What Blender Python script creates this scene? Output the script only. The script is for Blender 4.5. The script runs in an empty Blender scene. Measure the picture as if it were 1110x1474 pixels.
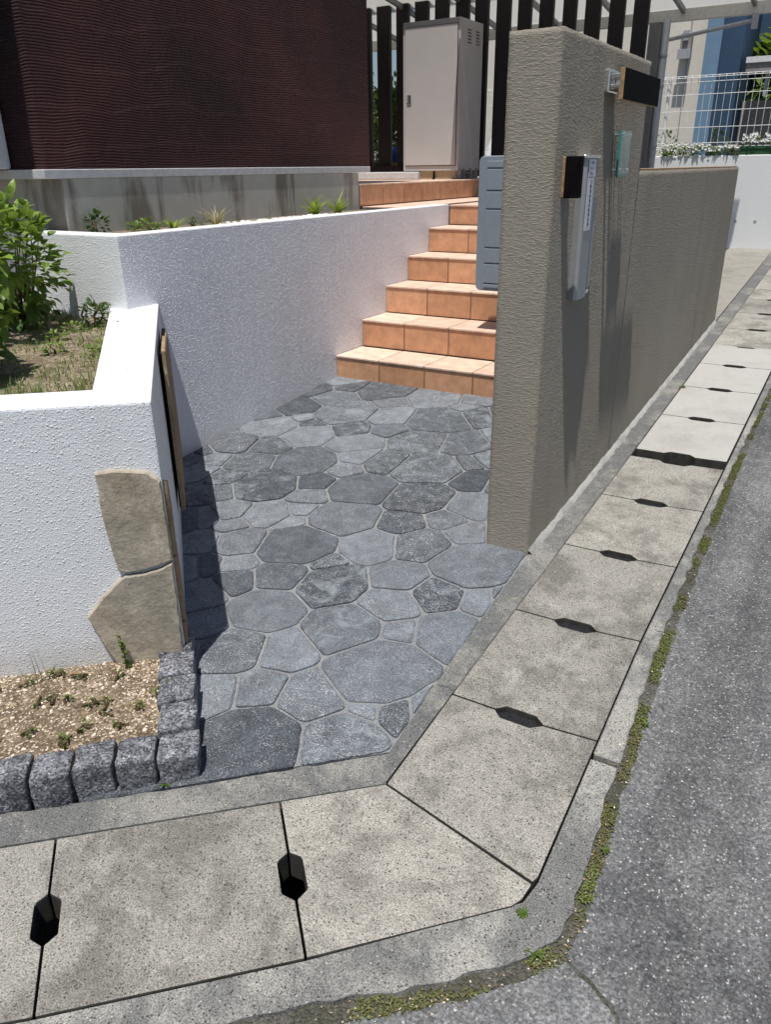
import bpy, bmesh, math, random
from mathutils import Vector, Matrix, noise as mnoise
random.seed(7)
R = math.radians
scene = bpy.context.scene
COL = scene.collection
SL = 0.0786                                   # the whole street climbs this much per metre of y


def G(x, y):
    return SL * y


# ------------------------------------------------------------------ materials
class NT:
    def __init__(s, name):
        s.m = bpy.data.materials.new(name)
        s.m.use_nodes = True
        s.t = s.m.node_tree
        s.t.nodes.clear()
        s.out = s.n('ShaderNodeOutputMaterial')
        s.b = s.n('ShaderNodeBsdfPrincipled')
        s.l(s.b.outputs[0], s.out.inputs[0])
        s.pos = s.n('ShaderNodeNewGeometry').outputs['Position']

    def n(s, k):
        return s.t.nodes.new(k)

    def l(s, a, b):
        s.t.links.new(a, b)

    def put(s, sock, v):
        if isinstance(v, bpy.types.NodeSocket):
            s.l(v, sock)
        elif isinstance(v, (tuple, list)) and len(v) == 3 and sock.type == 'RGBA':
            sock.default_value = (*v, 1)
        else:
            sock.default_value = v

    def sc(s, v, vec=None):
        m = s.n('ShaderNodeVectorMath')
        m.operation = 'MULTIPLY'
        s.l(vec or s.pos, m.inputs[0])
        m.inputs[1].default_value = v
        return m.outputs[0]

    def noise(s, scale, detail=3, rough=.55, vec=None, dist=0):
        n = s.n('ShaderNodeTexNoise')
        s.l(vec or s.pos, n.inputs['Vector'])
        n.inputs['Scale'].default_value = scale
        n.inputs['Detail'].default_value = detail
        n.inputs['Roughness'].default_value = rough
        n.inputs['Distortion'].default_value = dist
        return n.outputs['Fac']

    def vor(s, scale, out='Distance', feature='F1', vec=None):
        n = s.n('ShaderNodeTexVoronoi')
        n.feature = feature
        s.l(vec or s.pos, n.inputs['Vector'])
        n.inputs['Scale'].default_value = scale
        return n.outputs[out]

    def sep(s, c):
        n = s.n('ShaderNodeSeparateColor')
        s.l(c, n.inputs[0])
        return n.outputs[0], n.outputs[1], n.outputs[2]

    def ramp(s, fac, stops):
        n = s.n('ShaderNodeValToRGB')
        s.l(fac, n.inputs[0])
        e = n.color_ramp.elements
        while len(e) > 1:
            e.remove(e[-1])
        for i, (p, c) in enumerate(stops):
            x = e[0] if i == 0 else e.new(p)
            x.position = p
            x.color = (*c, 1) if isinstance(c, (tuple, list)) else (c, c, c, 1)
        return n.outputs[0]

    def mix(s, fac, a, b, mode='MIX'):
        n = s.n('ShaderNodeMix')
        n.data_type = 'RGBA'
        n.blend_type = mode
        s.put(n.inputs[0], fac)
        s.put(n.inputs[6], a)
        s.put(n.inputs[7], b)
        return n.outputs[2]

    def math(s, op, a, b=0.0, c=None):
        n = s.n('ShaderNodeMath')
        n.operation = op
        s.put(n.inputs[0], a)
        s.put(n.inputs[1], b)
        if c is not None:
            s.put(n.inputs[2], c)
        return n.outputs[0]

    def bump(s, h, strength, dist, nrm=None):
        n = s.n('ShaderNodeBump')
        n.inputs['Strength'].default_value = strength
        n.inputs['Distance'].default_value = dist
        s.l(h, n.inputs['Height'])
        if nrm:
            s.l(nrm, n.inputs['Normal'])
        return n.outputs[0]

    def attr(s, name='tone'):
        n = s.n('ShaderNodeAttribute')
        n.attribute_name = name
        return n.outputs['Color']

    def fin(s, col, rough=.8, nrm=None, spec=.3, metal=0.0):
        s.put(s.b.inputs['Base Color'], col)
        s.put(s.b.inputs['Roughness'], rough)
        s.b.inputs['Specular IOR Level'].default_value = spec
        s.b.inputs['Metallic'].default_value = metal
        if nrm:
            s.l(nrm, s.b.inputs['Normal'])
        return s.m


M = {}


def m_asphalt(name, lo, hi, bright):
    t = NT(name)
    big = t.noise(1.7, 4)
    mid = t.noise(14, 4)
    fine = t.noise(160, 2)
    base = t.ramp(t.math('ADD', t.math('MULTIPLY', big, .6), t.math('MULTIPLY', mid, .4)), [(.36, lo), (.62, hi)])
    base = t.mix(.85, base, t.ramp(fine, [(.3, .45), (.7, 1.45)]), 'MULTIPLY')
    warp = t.noise(30, 2)
    wn = t.n('ShaderNodeTexNoise'); t.l(t.pos, wn.inputs['Vector']); wn.inputs['Scale'].default_value = 130; wn.inputs['Detail'].default_value = 2
    off = t.n('ShaderNodeVectorMath'); off.operation = 'MULTIPLY_ADD'; t.l(wn.outputs['Color'], off.inputs[0]); off.inputs[1].default_value = (.009, .009, .009); t.l(t.pos, off.inputs[2])
    wp = off.outputs[0]
    streak = t.ramp(t.noise(1.0, 4, .6, vec=t.sc((3.2, .35, 1)), dist=.3), [(.40, .62), (.56, 1.12)])
    base = t.mix(.8, base, streak, 'MULTIPLY')
    v1 = t.n('ShaderNodeTexVoronoi'); t.l(wp, v1.inputs['Vector']); v1.inputs['Scale'].default_value = 150
    r, g, b = t.sep(v1.outputs['Color'])
    base = t.mix(.6, base, t.ramp(g, [(0, .55), (.6, 1.0), (1, 1.6)]), 'MULTIPLY')
    sp = t.math('MULTIPLY', t.ramp(r, [(.80, 0.0), (.83, 1.0)]), t.ramp(v1.outputs['Distance'], [(.25, 1.0), (.42, 0.0)]))
    base = t.mix(sp, base, t.mix(g, (.10, .105, .115), bright))
    v2 = t.n('ShaderNodeTexVoronoi'); t.l(wp, v2.inputs['Vector']); v2.inputs['Scale'].default_value = 62
    r2, g2, b2 = t.sep(v2.outputs['Color'])
    sp2 = t.math('MULTIPLY', t.ramp(r2, [(.90, 0.0), (.92, 1.0)]), t.ramp(v2.outputs['Distance'], [(.16, 1.0), (.24, 0.0)]))
    base = t.mix(sp2, base, t.mix(g2, (.16, .16, .16), (.5, .5, .49)))
    h = t.math('ADD', t.math('MULTIPLY', v1.outputs['Distance'], -.7), t.noise(210, 3))
    return t.fin(base, .85, t.bump(h, .85, .004), .25)


def m_concrete(name, a, b, stain, grain=1.0, bump=.6, stainpos=(.48, .68), white=.0, vary=0.0):
    t = NT(name)
    base = t.mix(t.noise(7, 5, .65), a, b)
    base = t.mix(t.ramp(t.noise(3.6, 8, .74, dist=.3), [(stainpos[0], 0.0), (stainpos[1], 1.0)]), base, stain)
    if vary:
        r0, g0, b0 = t.sep(t.attr())
        base = t.mix(1.0, base, t.mix(r0, (1 - vary, 1 - vary, 1 - vary), (1 + vary, 1 + vary * .97, 1 + vary * .9)), 'MULTIPLY')
        edge = t.ramp(t.noise(5, 6, .75, dist=1.0), [(.60, 0.0), (.68, .55)])
        base = t.mix(edge, base, (.46, .455, .43))
    gr = t.noise(260, 3, .7)
    base = t.mix(grain, base, t.ramp(gr, [(.32, .28), (.48, .9), (.68, 1.55)]), 'MULTIPLY')
    v = t.n('ShaderNodeTexVoronoi'); t.l(t.pos, v.inputs['Vector']); v.inputs['Scale'].default_value = 150
    r, g, bb = t.sep(v.outputs['Color'])
    pit = t.math('MULTIPLY', t.ramp(r, [(.86, 0.0), (.88, 1.0)]), t.ramp(v.outputs['Distance'], [(.2, 1.0), (.38, 0.0)]))
    base = t.mix(t.math('MULTIPLY', pit, .8 * grain), base, (.045, .043, .04))
    if white:
        wp = t.math('MULTIPLY', t.ramp(g, [(1 - white, 0.0), (1 - white + .02, 1.0)]), t.ramp(v.outputs['Distance'], [(.2, 1.0), (.38, 0.0)]))
        base = t.mix(wp, base, (.48, .48, .46))
    h = t.math('SUBTRACT', t.math('ADD', gr, t.math('MULTIPLY', t.noise(40, 3), .6)), pit)
    return t.fin(base, .9, t.bump(h, bump, .003), .2)


M['asphalt'] = m_asphalt('asphalt_coarse', (.095, .098, .102), (.180, .183, .187), (.56, .56, .56))
M['asphalt_fine'] = m_asphalt('asphalt_fine', (.135, .139, .143), (.20, .204, .208), (.50, .50, .50))
M['lid'] = m_concrete('old_concrete', (.285, .275, .248), (.395, .384, .350), (.205, .197, .178), 1.0, .9, (.47, .60), 0, .15)
M['lid_new'] = m_concrete('new_concrete', (.37, .365, .35), (.44, .435, .415), (.34, .335, .315), .2, .2)
M['kerb'] = m_concrete('kerb_concrete', (.105, .11, .113), (.19, .19, .186), (.26, .255, .235), .95, .9, (.48, .60), .05)
M['kerb_out'] = m_concrete('worn_kerb_concrete', (.12, .123, .124), (.24, .24, .232), (.33, .325, .30), 1.0, 1.0, (.46, .58), .06)
M['mortar'] = m_concrete('pale_mortar', (.36, .355, .34), (.46, .45, .43), (.25, .25, .24), .4, .8)
M['apron'] = m_concrete('apron_concrete', (.26, .25, .225), (.33, .315, .285), (.2, .19, .17), .6)


def m_flag():
    t = NT('blue_grey_flagstone')
    c = t.attr()
    r, g, b = t.sep(c)
    base = t.mix(r, (.048, .057, .071), (.190, .211, .240))
    big = t.noise(9, 5, .65, dist=.8)
    base = t.mix(.8, base, t.ramp(big, [(.3, .6), (.7, 1.35)]), 'MULTIPLY')
    fine = t.noise(230, 3, .8)
    base = t.mix(1.0, base, t.ramp(fine, [(.34, .45), (.52, .95), (.66, 1.7)]), 'MULTIPLY')
    patch = t.ramp(t.noise(22, 4, .6), [(.42, 0.0), (.62, 1.0)])
    sp = t.ramp(t.noise(190, 3, .8), [(.53, 0.0), (.61, 1.0)])
    f = t.math('MULTIPLY', t.math('MULTIPLY', sp, t.math('ADD', t.math('MULTIPLY', patch, .7), .3)), t.math('MULTIPLY_ADD', g, .75, .25))
    base = t.mix(f, base, (.52, .54, .56))
    wash = t.math('MULTIPLY', t.ramp(t.noise(7, 5, .7, dist=1.5), [(.5, 0.0), (.66, 1.0)]), t.math('MULTIPLY_ADD', b, .42, .12))
    base = t.mix(wash, base, (.30, .345, .375))
    vein = t.ramp(t.noise(6.0, 3, .5, vec=t.sc((1.0, 2.2, 1.0)), dist=3.0), [(.485, 0.0), (.5, 1.0), (.515, 0.0)])
    base = t.mix(t.math('MULTIPLY', t.math('MULTIPLY', vein, b), .45), base, (.33, .37, .40))
    h = t.math('ADD', t.math('MULTIPLY', big, 1.4), t.math('MULTIPLY', fine, .5))
    return t.fin(base, .72, t.bump(h, .7, .005), .35)


M['flag'] = m_flag()
M['grout'] = m_concrete('joint_grout', (.18, .188, .197), (.265, .274, .283), (.31, .317, .318), .6, .7)


def m_stucco(name, c1, c2, bump, dist, cells=120, fine=.8):
    t = NT(name)
    base = t.mix(t.noise(3, 4, .6), c1, c2)
    wn = t.n('ShaderNodeTexNoise'); t.l(t.pos, wn.inputs['Vector']); wn.inputs['Scale'].default_value = 90; wn.inputs['Detail'].default_value = 2
    off = t.n('ShaderNodeVectorMath'); off.operation = 'MULTIPLY_ADD'; t.l(wn.outputs['Color'], off.inputs[0]); off.inputs[1].default_value = (.0045, .0045, .0045); t.l(t.pos, off.inputs[2])
    v = t.n('ShaderNodeTexVoronoi'); t.l(off.outputs[0], v.inputs['Vector']); v.inputs['Scale'].default_value = cells
    r, g, b = t.sep(v.outputs['Color'])
    size = t.math('MULTIPLY_ADD', r, .45, .15)
    grain = t.math('SMOOTH_MAX', t.math('SUBTRACT', 1.0, t.math('DIVIDE', v.outputs['Distance'], size)), 0.0, .3)
    grain = t.math('MULTIPLY', grain, t.math('MULTIPLY_ADD', g, .9, .1))
    h = t.math('ADD', t.math('MULTIPLY', grain, 1.0), t.math('ADD', t.math('MULTIPLY', t.noise(190, 3, .7), fine), t.math('MULTIPLY', t.noise(16, 3), .35)))
    sep = t.n('ShaderNodeSeparateXYZ'); t.l(t.pos, sep.inputs[0])
    splash = t.ramp(t.math('ADD', sep.outputs[2], t.math('MULTIPLY', t.noise(14, 4), .16)), [(.20, .55), (.40, 0.0)])
    base = t.mix(splash, base, (.50, .44, .36))
    rain = t.ramp(t.noise(5, 4, .6, vec=t.sc((1, 1, .12))), [(.5, 0.0), (.75, .16)])
    base = t.mix(rain, base, (.42, .42, .42))
    return t.fin(base, .75, t.bump(h, bump, dist), .3)


M['white'] = m_stucco('white_stucco', (.80, .825, .865), (.76, .785, .825), .8, .0045)
M['white_shade'] = m_stucco('white_stucco_rough_shaded', (.72, .74, .80), (.66, .68, .74), 1.0, .0046, 132, .4)  # darker, bluer copy of the stucco; the wall's shade is in its colour
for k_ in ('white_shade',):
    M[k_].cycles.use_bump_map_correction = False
t = NT('white_paint_smooth')
M['white_flat'] = t.fin(t.mix(t.noise(2, 4), (.80, .815, .83), (.74, .76, .78)), .6, t.bump(t.noise(60, 3), .2, .003))


def m_grey():
    t = NT('taupe_trowelled_render')
    base = t.mix(t.noise(2.2, 5, .6), (.245, .224, .187), (.31, .286, .243))
    base = t.mix(t.ramp(t.noise(.9, 3, .5, vec=t.sc((2, 1, .5))), [(.5, 0.0), (.75, .35)]), base, (.18, .155, .12))
    sep = t.n('ShaderNodeSeparateXYZ'); t.l(t.pos, sep.inputs[0])
    hgt = t.math('SUBTRACT', sep.outputs[2], t.math('MULTIPLY', sep.outputs[1], SL))
    foot = t.ramp(t.math('ADD', hgt, t.math('MULTIPLY', t.noise(9, 4), .16)), [(.08, .5), (.26, 0.0)])
    base = t.mix(foot, base, (.33, .30, .25))
    drip = t.ramp(t.noise(6, 4, .6, vec=t.sc((1, 1, .1))), [(.52, 0.0), (.72, .30)])
    base = t.mix(drip, base, (.16, .145, .12))
    w = t.sc((1, 1, 3.0))
    n1 = t.noise(46, 3, .6, vec=w, dist=.5)
    r1 = t.ramp(n1, [(.48, 0.0), (.62, 1.0)])
    n2 = t.noise(95, 3, .6, vec=w, dist=.4)
    h = t.math('ADD', t.math('MULTIPLY', r1, .6), t.math('ADD', t.math('MULTIPLY', n2, 1.1), t.math('MULTIPLY', t.noise(14, 2), .1)))
    return t.fin(base, .85, t.bump(h, .8, .0025), .2)


M['grey'] = m_grey(); M['grey'].cycles.use_bump_map_correction = False


def m_tile(name, a, b):
    t = NT(name)
    c = t.attr()
    r, g, bb = t.sep(c)
    base = t.mix(r, a, b)
    base = t.mix(.65, base, t.ramp(t.noise(13, 5, .65), [(.3, .66), (.68, 1.25)]), 'MULTIPLY')
    return t.fin(base, .6, t.bump(t.noise(120, 3), .25, .002), .35)


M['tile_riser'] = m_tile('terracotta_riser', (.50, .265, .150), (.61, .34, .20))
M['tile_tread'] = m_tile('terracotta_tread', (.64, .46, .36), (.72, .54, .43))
M['tile_grout'] = m_concrete('tile_grout', (.13, .11, .10), (.18, .16, .14), (.1, .09, .085), .4, .4)


def m_siding():
    t = NT('maroon_ribbed_render')
    wob = t.noise(2.2, 3, .55)
    w2 = t.noise(9, 2, .5)
    sep = t.n('ShaderNodeSeparateXYZ'); t.l(t.pos, sep.inputs[0])
    z = t.math('ADD', sep.outputs[2], t.math('ADD', t.math('MULTIPLY', wob, .06), t.math('MULTIPLY', w2, .010)))
    line = t.math('SINE', t.math('MULTIPLY', z, 2 * math.pi / .0135))
    brk = t.noise(55, 3, .65)
    amp = t.ramp(t.noise(4.5, 3, .6), [(.3, .8), (.65, 1.1)])
    h = t.math('ADD', t.math('MULTIPLY', t.math('MULTIPLY', line, amp), .5), t.math('MULTIPLY', brk, .7))
    # the heavier lap lines between lifts
    lap = t.math('FRACT', t.math('MULTIPLY', t.math('ADD', z, t.math('MULTIPLY', t.noise(1.2, 2), .25)), 1 / .19))
    h = t.math('ADD', h, t.math('MULTIPLY', t.ramp(lap, [(0.0, 1.6), (.12, .2), (1.0, 0.0)]), 1.2))
    col = t.mix(t.ramp(t.noise(1.3, 4), [(.35, 0.0), (.65, 1.0)]), (.013, .0045, .0062), (.032, .0105, .012))
    return t.fin(col, .55, t.bump(h, 1.0, .0065), .28)


M['siding'] = m_siding(); M['siding'].cycles.use_bump_map_correction = False


def m_plain(name, c, rough=.6, spec=.4, metal=0.0, var=.12, bump=.08, scale=30):
    t = NT(name)
    n = t.noise(scale, 4, .6)
    base = t.mix(1.0, c, t.ramp(n, [(.3, 1 - var), (.7, 1 + var)]), 'MULTIPLY')
    return t.fin(base, rough, t.bump(t.noise(scale * 5, 3), bump, .002), spec, metal)


def m_foundation():
    t = NT('stained_foundation_concrete')
    base = t.mix(t.noise(3, 5, .6), (.40, .39, .35), (.54, .53, .49))
    v = t.sc((1, 1, .16))
    drip = t.ramp(t.noise(3.2, 4, .6, vec=v), [(.54, 0.0), (.6, 1.0)])
    base = t.mix(t.math('MULTIPLY', drip, .75), base, (.16, .125, .095))
    base = t.mix(t.math('MULTIPLY', t.ramp(t.noise(5, 4), [(.5, 0.0), (.7, 1.0)]), .4), base, (.58, .57, .55))
    return t.fin(base, .85, t.bump(t.noise(70, 4), .3, .003), .2)


M['foundation'] = m_foundation()
M['trim'] = m_plain('painted_flashing', (.52, .53, .55), .45)
M['cabinet'] = m_plain('beige_painted_steel', (.49, .475, .475), .4, .4, 0, .04, .03, 3)
M['cabinet_dark'] = m_plain('cabinet_shadow_gap', (.06, .055, .052), .6)
M['slat'] = m_plain('near_black_timber', (.011, .008, .009), .5, .4, 0, .3)
M['gate'] = m_plain('blue_grey_aluminium', (.235, .275, .315), .45, .4, 0, .04, .04)
M['silver'] = m_plain('satin_silver', (.36, .38, .40), .42, .5, .35, .05, .03)
M['silver_dark'] = m_plain('shaded_grey_plastic', (.085, .095, .115), .5)
M['chrome'] = m_plain('bright_bracket_metal', (.75, .76, .78), .2, .5, .9, .05, .02)
M['black'] = m_plain('black_brown_plate', (.006, .005, .0055), .65, .05, 0, .4, .2, 40)
M['wood_edge'] = m_plain('pale_wood_edge', (.34, .225, .125), .7, .3, 0, .3, .3, 60)
M['sticker'] = m_plain('white_sticker', (.74, .74, .79), .5, .3, 0, .03, .02)
M['ink'] = m_plain('sticker_ink', (.02, .025, .05), .6)
M['ink_pale'] = m_plain('pale_sticker_ink', (.30, .30, .42), .6)
M['steel_grey'] = m_plain('grey_carport_metal', (.20, .205, .215), .45, .4, .2)
M['pipe'] = m_plain('pale_pipe', (.36, .38, .41), .45)
M['beam'] = m_plain('pale_beam_metal', (.60, .59, .55), .5)
M['wire'] = m_plain('white_coated_wire', (.72, .74, .74), .45)
M['nb_white'] = m_plain('cream_house_wall', (.72, .68, .60), .8, .2, 0, .05, .2)
M['nb_blue'] = m_plain('mid_blue_paint', (.17, .28, .40), .7, .2, 0, .06, .2, 8)
M['nb_dark'] = m_plain('deep_blue_paint', (.045, .085, .15), .7, .2, 0, .06, .2, 8)
M['nb_pale'] = m_plain('lavender_wall', (.50, .54, .66), .8, .2, 0, .05, .1)
M['greyblock'] = m_plain('grey_block', (.30, .28, .27), .85, .2, 0, .15, .3)
M['planter'] = m_plain('green_planter_plastic', (.025, .10, .04), .5)
M['blue'] = m_plain('blue_plastic', (.02, .08, .42), .4)
M['cover'] = m_plain('white_cover', (.70, .72, .76), .6)
M['rock_tan'] = None


def m_tan(name, a, b, c):
    t = NT(name)
    base = t.mix(t.ramp(t.noise(9, 6, .65, dist=.8), [(.32, 0.0), (.68, 1.0)]), a, b)
    base = t.mix(t.ramp(t.noise(4, 4, .6, vec=t.sc((1.5, 1.5, .6))), [(.5, 0.0), (.72, .7)]), base, c)
    base = t.mix(.5, base, t.ramp(t.noise(110, 3, .7), [(.3, .7), (.7, 1.3)]), 'MULTIPLY')
    return t.fin(base, .8, t.bump(t.noise(28, 5, .7), .6, .008), .25)


M['rock_tan'] = m_tan('tan_quartzite', (.31, .265, .20), (.54, .48, .385), (.25, .235, .205))
M['rock_edge'] = m_tan('brown_quartzite', (.25, .17, .10), (.40, .30, .20), (.16, .11, .075))


def m_granite():
    t = NT('split_granite')
    v = t.n('ShaderNodeTexVoronoi'); t.l(t.pos, v.inputs['Vector']); v.inputs['Scale'].default_value = 190
    r, g, b = t.sep(v.outputs['Color'])
    base = t.ramp(r, [(.0, (.05, .053, .06)), (.3, (.13, .135, .15)), (.55, (.21, .215, .235)), (.85, (.29, .295, .31)), (1.0, (.44, .44, .45))])
    base = t.mix(.9, base, t.ramp(t.noise(26, 5, .65), [(.32, (.28, .29, .34)), (.6, (1.05, 1.06, 1.1))]), 'MULTIPLY')
    h = t.math('ADD', t.noise(45, 5, .7), t.math('MULTIPLY', r, .25))
    return t.fin(base, .75, t.bump(h, .9, .009), .3)


M['granite'] = m_granite()


def m_soil(name, a, b, c):
    t = NT(name)
    v = t.n('ShaderNodeTexVoronoi'); t.l(t.pos, v.inputs['Vector']); v.inputs['Scale'].default_value = 130
    r, g, bb = t.sep(v.outputs['Color'])
    base = t.mix(r, a, b)
    base = t.mix(t.ramp(t.noise(9, 5, .6), [(.45, 0.0), (.65, 1.0)]), base, c)
    h = t.math('ADD', t.math('MULTIPLY', v.outputs['Distance'], -1.0), t.noise(40, 4))
    return t.fin(base, .9, t.bump(h, 1.0, .012), .2)


M['gravel_soil'] = m_soil('sandy_soil', (.16, .115, .075), (.44, .355, .26), (.14, .105, .07))
M['mulch'] = m_soil('dry_straw_soil', (.22, .175, .12), (.50, .42, .32), (.19, .15, .10))
M['dirt'] = m_soil('dark_joint_dirt', (.10, .097, .085), (.18, .174, .158), (.085, .085, .06))
M['pebble'] = m_plain('white_pebble', (.78, .77, .75), .6)


def m_pebbles():
    t = NT('beige_gravel')
    r, g, b = t.sep(t.attr())
    base = t.ramp(r, [(0, (.15, .11, .075)), (.35, (.33, .25, .17)), (.7, (.50, .41, .31)), (1, (.70, .64, .55))])
    return t.fin(base, .8, t.bump(t.noise(200, 2), .3, .002), .25)


M['gravel'] = m_pebbles()


def m_leaf(name, a, b, trans=.35):
    t = NT(name)
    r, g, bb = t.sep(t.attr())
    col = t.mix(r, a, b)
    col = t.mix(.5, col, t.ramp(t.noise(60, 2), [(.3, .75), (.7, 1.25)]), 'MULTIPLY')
    t.fin(col, .45, None, .4)
    tr = t.n('ShaderNodeBsdfTranslucent')
    t.l(t.mix(.5, col, (.30, .42, .04)), tr.inputs[0])
    ms = t.n('ShaderNodeMixShader')
    ms.inputs[0].default_value = trans
    t.l(t.b.outputs[0], ms.inputs[1]); t.l(tr.outputs[0], ms.inputs[2])
    t.l(ms.outputs[0], t.out.inputs[0])
    return t.m


M['leaf'] = m_leaf('shrub_leaf', (.05, .115, .022), (.26, .38, .075))
M['leaf_dark'] = m_leaf('dark_leaf', (.015, .04, .012), (.05, .10, .025), .2)
M['grass'] = m_leaf('grass_blade', (.05, .10, .02), (.16, .22, .05))
M['lily'] = m_leaf('bright_strap_leaf', (.16, .26, .03), (.34, .42, .07))
M['dry'] = m_leaf('dry_grass', (.34, .28, .13), (.52, .46, .26), .2)
M['moss'] = m_leaf('mossy_weed', (.125, .10, .045), (.12, .15, .035), .15)
M['petal'] = m_plain('white_petal', (.82, .82, .80), .6)
M['stem'] = m_plain('brown_stem', (.10, .075, .04), .8, .2, 0, .3)


def m_glass():
    t = NT('teal_glass')
    t.fin((.70, .84, .82), .04, None, .5)
    t.b.inputs['Transmission Weight'].default_value = .75
    t.b.inputs['IOR'].default_value = 1.3
    return t.m


M['glass'] = m_glass()
M['slot'] = m_plain('slot_shade', (.05, .048, .043), .9, .2, 0, .4, .3)  # paints the shade of slots and joints onto the lid sides
M['grate'] = m_plain('black_rubber_grating', (.012, .013, .016), .7, .3, 0, .6, .5, 90)
t = NT('frosted_glass_edge')
M['glass_edge'] = t.fin(t.mix(t.noise(40, 2), (.03, .19, .19), (.07, .30, .29)), .25, None, .5)


def m_poly():
    t = NT('milky_polycarbonate')
    t.fin(t.mix(t.noise(3, 3), (.66, .66, .62), (.74, .74, .70)), .35, None, .3)
    tr = t.n('ShaderNodeBsdfTranslucent'); tr.inputs[0].default_value = (.8, .8, .78, 1)
    tp = t.n('ShaderNodeBsdfTransparent'); tp.inputs[0].default_value = (.85, .86, .86, 1)
    m1 = t.n('ShaderNodeMixShader'); m1.inputs[0].default_value = .5
    t.l(t.b.outputs[0], m1.inputs[1]); t.l(tr.outputs[0], m1.inputs[2])
    m2 = t.n('ShaderNodeMixShader'); m2.inputs[0].default_value = .35
    t.l(m1.outputs[0], m2.inputs[1]); t.l(tp.outputs[0], m2.inputs[2])
    t.l(m2.outputs[0], t.out.inputs[0])
    return t.m


M['poly'] = m_poly()


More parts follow.
